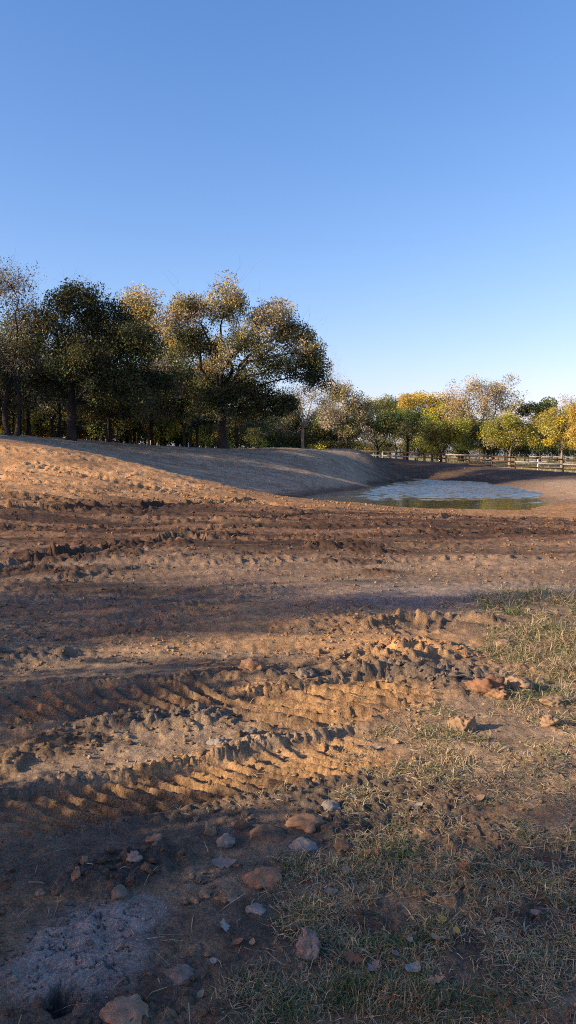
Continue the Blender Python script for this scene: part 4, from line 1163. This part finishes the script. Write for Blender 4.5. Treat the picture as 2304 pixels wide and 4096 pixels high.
# ------------------------------------------------------------------ grass, straw
GZ = [ # u, v, rx, ry, blades, height, green share, lie
 (430, 905, .42, .34, 5200, .055, .55, .7), (520, 900, .40, .36, 3600, .055, .45, .8), (400, 985, .42, .22, 4200, .05, .7, .7), (540, 985, .22, .14, 500, .05, .5, .9), (330, 900, .20, .22, 1600, .05, .6, .7),
 (384, 1003, .13, .075, 2600, .06, 1.0, .45), (260, 990, .10, .10, 500, .05, .8, .6), (300, 940, .10, .10, 500, .05, .7, .7), (300, 868, .06, .06, 260, .055, .9, .5), (315, 875, .05, .05, 200, .05, .9, .5),
 (384, 845, .12, .12, 900, .05, .6, .7), (410, 830, .3, .2, 900, .05, .2, .95), (450, 840, .3, .2, 900, .05, .15, 1.0), (490, 795, .45, .25, 1500, .05, .1, 1.0), (540, 790, .35, .2, 900, .05, .1, 1.0),
 (565, 650, .55, .75, 4600, .14, .6, .7), (545, 640, .5, .5, 3000, .11, .5, .8), (515, 645, .35, .3, 1000, .07, .5, .8), (570, 605, .9, .9, 4600, .15, .75, .75), (530, 610, 1.0, .7, 1800, .08, .6, .9), (585, 690, .45, .5, 3200, .13, .6, .7), (545, 695, .3, .3, 800, .09, .5, .8), (520, 712, .25, .15, 380, .08, .4, .7),
 (440, 712, .3, .10, 500, .06, .35, .9), (415, 735, .22, .14, 800, .075, .55, .7), (440, 745, .22, .14, 700, .06, .4, .8), (470, 760, .16, .16, 600, .08, .5, .7), (395, 775, .3, .2, 900, .05, .35, .9), (350, 790, .3, .15, 700, .05, .35, .9), (320, 800, .2, .1, 380, .05, .3, .9),
 (365, 752, .16, .10, 400, .05, .05, .9), (445, 790, .3, .25, 900, .055, .3, .9), (545, 760, .3, .2, 900, .06, .35, .9), (490, 775, .3, .2, 500, .06, .25, .9), (560, 735, .2, .2, 400, .06, .3, .9),
 (490, 695, .2, .12, 200, .05, .3, .9), (575, 830, .3, .2, 500, .06, .2, .95), (465, 870, .5, .12, 1100, .05, .4, .8), (90, 640, 1.0, .5, 200, .05, .1, .9), (300, 600, 2.5, 1.0, 500, .06, .1, .95), (480, 570, 3.0, 1.2, 1000, .07, .15, .95), (200, 590, 2.5, 1.0, 500, .07, .1, .95),
 (660, 655, .9, .9, 3200, .13, .55, .75), (690, 600, 1.4, 1.1, 3400, .13, .6, .75), (640, 920, .42, .42, 2600, .055, .5, .8), (650, 800, .6, .4, 1800, .055, .25, .9), (660, 720, .6, .4, 1600, .08, .45, .8), (720, 900, .5, .5, 1600, .05, .5, .8),
 (440, 545, 5, 1.6, 900, .08, .1, .95), (310, 775, .3, .1, 260, .045, .0, .9), (240, 800, .35, .12, 200, .045, .05, .9),
]
def blades(x, y, h, green, lie, rng, wid):
    n = len(x)
    z = surface(x, y)
    g1 = np.array((.060, .115, .035)); g2 = np.array((.18, .19, .075)); dry = np.array((.50, .40, .235)); dry2 = np.array((.27, .20, .11))
    isg = rng.random(n) < green * (.42 + .58 * (green > .95))
    t = rng.random((n, 1))
    c = np.where(isg[:, None], g1 * (1 - t) + g2 * t, dry * (1 - t) + dry2 * t) * rng.uniform(.7, 1.25, (n, 1))
    th = rng.uniform(0, 6.28, n)
    ln = np.clip(rng.normal(lie + .14, .28, n), .05, 1.15)          # 0 upright, 1 lying
    ln = np.where(isg, ln * .8, ln)
    d = np.stack([np.cos(th) * np.sin(ln * 1.45), np.sin(th) * np.sin(ln * 1.45), np.cos(ln * 1.45)], 1)
    side = np.stack([-np.sin(th), np.cos(th), np.zeros(n)], 1)
    tw = rng.uniform(-.8, .8, n)[:, None]
    side = side + tw * np.array((0, 0, 1.0)); side /= np.linalg.norm(side, axis=1, keepdims=True)
    H = h[:, None]; w = wid[:, None]
    p0 = np.stack([x, y, z + .001], 1)
    pm = p0 + d * H * .55
    bendv = d.copy(); bendv[:, 2] -= rng.uniform(.1, .9, n); bendv[:, :2] += rng.normal(0, .35, (n, 2))
    pt = pm + bendv * H * .5
    pm[:, 2] = np.maximum(pm[:, 2], z + .004); pt[:, 2] = np.maximum(pt[:, 2], z + .003)
    V = np.stack([p0 - side * w, p0 + side * w, pm - side * w * .8, pm + side * w * .8, pt], 1).reshape(-1, 3)
    b0 = np.arange(n) * 5
    q = np.stack([b0, b0 + 1, b0 + 3, b0 + 2], 1); tr = np.stack([b0 + 2, b0 + 3, b0 + 4], 1)
    return V, q, tr, np.repeat(c, 5, 0)

def build_grass():
    rng = np.random.default_rng(77)
    xs, ys, hs, gs, ls, ws = [], [], [], [], [], []
    for (u, v_, rx, ry, n, h, g, lie) in GZ:
        cx, cy = G(u, v_)
        # tufts: a handful of roots, blades around each
        k = max(3, int(n / 16))
        a = rng.uniform(0, 6.28, k); r_ = np.sqrt(rng.random(k))
        tx, ty = cx + rx * 1.1 * r_ * np.cos(a), cy + ry * 1.1 * r_ * np.sin(a)
        ok = (fbm(tx, ty, .22, 2, 55) + rng.normal(0, .2, k)) > (.17 if 2.95 < cy < 4.6 else (.08 if cy < 4.6 else -.02))
        tx, ty = tx[ok], ty[ok]
        if not len(tx): continue
        i = rng.integers(0, len(tx), n)
        sp = min(.03 + .012 * cy / 4, .07)
        x = tx[i] + rng.normal(0, sp, n); y = ty[i] + rng.normal(0, sp, n)
        xs.append(x); ys.append(y); hs.append(h * .85 * rng.uniform(.35, 1.35, n)); gs.append(np.clip(np.full(n, g) + fbm(x, y, .3, 2, 57) * .5, 0, 1)); ls.append(np.full(n, lie))
        ws.append(np.full(n, .00125 * (1 + .16 * max(0, cy - 2.4))) * rng.uniform(.7, 1.4, n))
    x, y = np.concatenate(xs), np.concatenate(ys)
    V, q, tr, c = blades(x, y, np.concatenate(hs), np.concatenate(gs), np.concatenate(ls), rng, np.concatenate(ws))
    o = link('grass', mesh_np('grass', V, [q, tr], M_GRASS, c, smooth=False))
    tag(o, 'patchy half dry grass creeping over the bare earth', 'grass', kind='stuff')
    # loose straw, longer and pale, lying on the soil
    n = 2600
    r = np.concatenate([1.9 + 4 * rng.random(1700), 6 + 12 * rng.random(900)]); a = rng.uniform(-.6, .6, n)
    x, y = r * np.sin(a), r * np.cos(a)
    keep = (fbm(x, y, .8, 2, 58) + .25 * np.clip(x, -1.5, 1.5) + rng.normal(0, .25, n)) > .05
    x, y, r = x[keep], y[keep], r[keep]; n = len(x)
    V, q, tr, c = blades(x, y, rng.uniform(.03, .14, n) * (1 + .05 * r), np.zeros(n), np.full(n, 1.05), rng, .0013 * (1 + .13 * np.clip(r - 2.4, 0, 20)))
    o = link('straw_litter', mesh_np('straw_litter', V, [q, tr], M_GRASS, c * 1.15, smooth=False))
    tag(o, 'loose pale straw scattered over the bare earth', 'straw', kind='stuff')
    n = 5200
    x = rng.uniform(-20, 16, n); y = rng.uniform(36, 72, n)
    keep = (base_z(x, y) > WATER + .15) & (np.abs(x) < y * .45)
    x, y = x[keep], y[keep]; n = len(x)
    V, q, tr, c = blades(x, y, rng.uniform(.08, .35, n), np.full(n, .05), np.full(n, 1.05), rng, rng.uniform(.006, .018, n))
    o = link('straw_mulch', mesh_np('straw_mulch', V, [q, tr], M_GRASS, c * 1.1, smooth=False))
    tag(o, 'thin straw flecks lying on the graded pond bank', 'straw', kind='stuff')
    # pasture beyond the fence
    n = 15000
    x = rng.uniform(-5, 75, n); y = rng.uniform(86, 124, n)
    keep = y + .45 * x > 92
    x, y = x[keep], y[keep]; n = len(x)
    V, q, tr, c = blades(x, y, rng.uniform(.12, .4, n), np.full(n, .25), np.full(n, .45), rng, np.full(n, .03))
    o = link('pasture_grass', mesh_np('pasture_grass', V, [q, tr], M_GRASS, c * .95, smooth=False))
    tag(o, 'sunlit yellow pasture grass beyond the board fence', 'grass', kind='stuff')
build_grass()

# ------------------------------------------------------------------ fallen leaves
def leaf_mesh(name, seed, length, width, lobed, col, curl):
    rng = np.random.default_rng(seed)
    n = 9
    t = np.linspace(0, 1, n)
    prof = np.sin(np.pi * np.clip(t, .02, .98) ** .8) ** .8
    if lobed:
        prof = prof * (1 + .45 * np.sin(t * math.pi * 6.5 + .6)) * .9
    L_, R_, Cn = [], [], []
    sidec = rng.uniform(.4, 1.0)
    for i in range(n):
        x = (t[i] - .5) * length
        wv = width * .5 * prof[i]
        zc = curl * length * (1.6 * (t[i] - .45) ** 2)
        Cn.append((x, rng.normal(0, .02) * width, zc))
        L_.append((x + rng.normal(0, .015) * length, wv * (1 - .2 * sidec), zc + curl * wv * 1.1 * sidec))
        R_.append((x + rng.normal(0, .015) * length, -wv, zc + curl * wv * .9))
    stem = [(-.5 * length, .0006, Cn[0][2]), (-.5 * length, -.0006, Cn[0][2]), (-.72 * length, -.0006, Cn[0][2] + .004), (-.72 * length, .0006, Cn[0][2] + .004)]
    V = np.array(L_ + Cn + R_ + stem)
    q = [(i, i + n, i + n + 1, i + 1) for i in range(n - 1)] + [(i + n, i + 2 * n, i + 2 * n + 1, i + n + 1) for i in range(n - 1)] + [(3 * n, 3 * n + 1, 3 * n + 2, 3 * n + 3)]
    c = np.array(col)[None] * rng.uniform(.8, 1.2, (len(V), 1))
    return mesh_np(name, V, [np.array(q)], M_LITTER, c)

PALE = (.30, .265, .225); BUFF = (.32, .215, .125); RUST = (.30, .14, .06); YEL = (.46, .31, .07); BRN = (.17, .10, .06); GRYB = (.24, .19, .16)
LV = [  # u, v, length px, width px, turn, lobed, colour, curl, label
 (224, 866, 30, 15, .2, 1, GRYB, .35, 'grey lobed oak leaf with curled tip beside the smooth orange stone'),
 (236, 867, 10, 6, .6, 0, RUST, .5, 'small rusty curl of leaf on the grey oak leaf'),
 (225, 932, 26, 15, 1.9, 1, PALE, .15, 'pale lobed oak leaf lying flat on the dark soil'),
 (238, 944, 15, 9, .4, 0, BRN, .3, 'brown leaf just right of the pale flat oak leaf'),
 (252, 944, 12, 7, 1.4, 0, BUFF, .35, 'small buff leaf right of the brown one below the grey stone'),
 (213, 966, 10, 8, .9, 0, PALE, .2, 'pale round leaf fragment below the pale oak leaf'),
 (200, 992, 14, 7, 1.1, 0, BUFF, .5, 'curled buff leaf near the bottom edge by the grass'),
 (366, 864, 13, 9, .5, 0, RUST, .4, 'rust brown leaf, left of the pair above the grass'),
 (375, 863, 15, 7, 1.5, 0, RUST, .4, 'rust brown leaf, right of the pair above the grass'),
 (463, 881, 17, 9, -.4, 0, RUST, .6, 'curled rusty leaf in the straw at the right'),
 (442, 932, 12, 10, .3, 0, YEL, .25, 'yellow leaf in the grass, left one of two'),
 (456, 940, 11, 9, 1.2, 0, YEL, .25, 'yellow leaf in the grass, right one of two'),
 (435, 950, 16, 9, 1.9, 0, BUFF, .3, 'pointed tan leaf below the two yellow ones'),
 (435, 993, 25, 13, .1, 1, BUFF, .2, 'broad brown leaf on the grass near the bottom edge'),
 (413, 977, 26, 17, .9, 0, PALE, .45, 'pale curled leaf above the greenest grass tuft'),
 (354, 965, 26, 11, -.2, 1, BRN, .3, 'dark brown oak leaf left of the pale curled one'),
 (374, 972, 20, 12, .7, 1, GRYB, .3, 'grey-brown oak leaf beside the dark brown one'),
 (395, 962, 16, 9, 1.3, 0, GRYB, .3, 'dull leaf standing in the grass above the pale curled one'),
 (383, 1007, 14, 8, .2, 0, RUST, .3, 'orange-brown leaf at the edge of the greenest tuft'),
 (330, 896, 18, 10, .3, 0, GRYB, .4, 'dark grey leaf by the grass right of the smooth orange stone'),
 (345, 880, 12, 8, 1.2, 0, BUFF, .3, 'tan leaf by the grass clump in the middle'),
 (375, 748, 16, 9, .3, 1, PALE, .45, 'pale curled leaf at the right end of the lower lug track'),
 (394, 744, 14, 7, -.6, 0, BUFF, .4, 'buff leaf right of the pale curled one by the track'),
 (340, 758, 12, 6, .2, 0, RUST, .3, 'orange leaf at the lower lug track'),
 (352, 800, 13, 8, .9, 0, PALE, .3, 'pale leaf beside the smooth grey stone'),
 (405, 786, 12, 7, 1.4, 0, BUFF, .5, 'buff curled leaf in the straw left of centre right'),
 (418, 812, 14, 8, .5, 0, PALE, .4, 'pale leaf among the trampled straw'),
 (480, 808, 13, 8, .2, 0, BUFF, .4, 'tan leaf right of the pale one in the trampled straw'),
 (497, 932, 11, 7, .9, 0, BUFF, .3, 'small tan leaf in the grass at the far right'),
 (535, 925, 12, 8, .3, 0, GRYB, .3, 'grey leaf in the grass at the far right'),
 (300, 905, 12, 7, .3, 0, BUFF, .3, 'buff leaf left of the grass below the cracked stone'),
 (280, 955, 10, 6, 2.1, 0, RUST, .3, 'rust leaf left of the standing pale slab'),
 (258, 829, 15, 8, .2, 0, BUFF, .3, 'olive-buff leaf above the flat dark hump'),
 (410, 950, 10, 6, .8, 0, PALE, .3, 'small pale leaf left of the pointed tan one'),
]
for i, (u, v_, lp, wp, rz, lob, col, curl, lab) in enumerate(LV):
    x, y = G(u, v_)
    k = y / F * .82
    me = leaf_mesh('fallen_leaf', 500 + i, lp * k, wp * k * 1.2, lob, col, curl)
    lift = .020 if (u > 330 and v_ > 850) else .008
    o = link('fallen_leaf', me, None, (x, y, Zs(x, y) + lift))
    o.rotation_euler = (random.Random(i).uniform(-.35, .35) + .25, random.Random(i + 5).uniform(-.3, .3), rz)
    tag(o, lab, 'leaf')
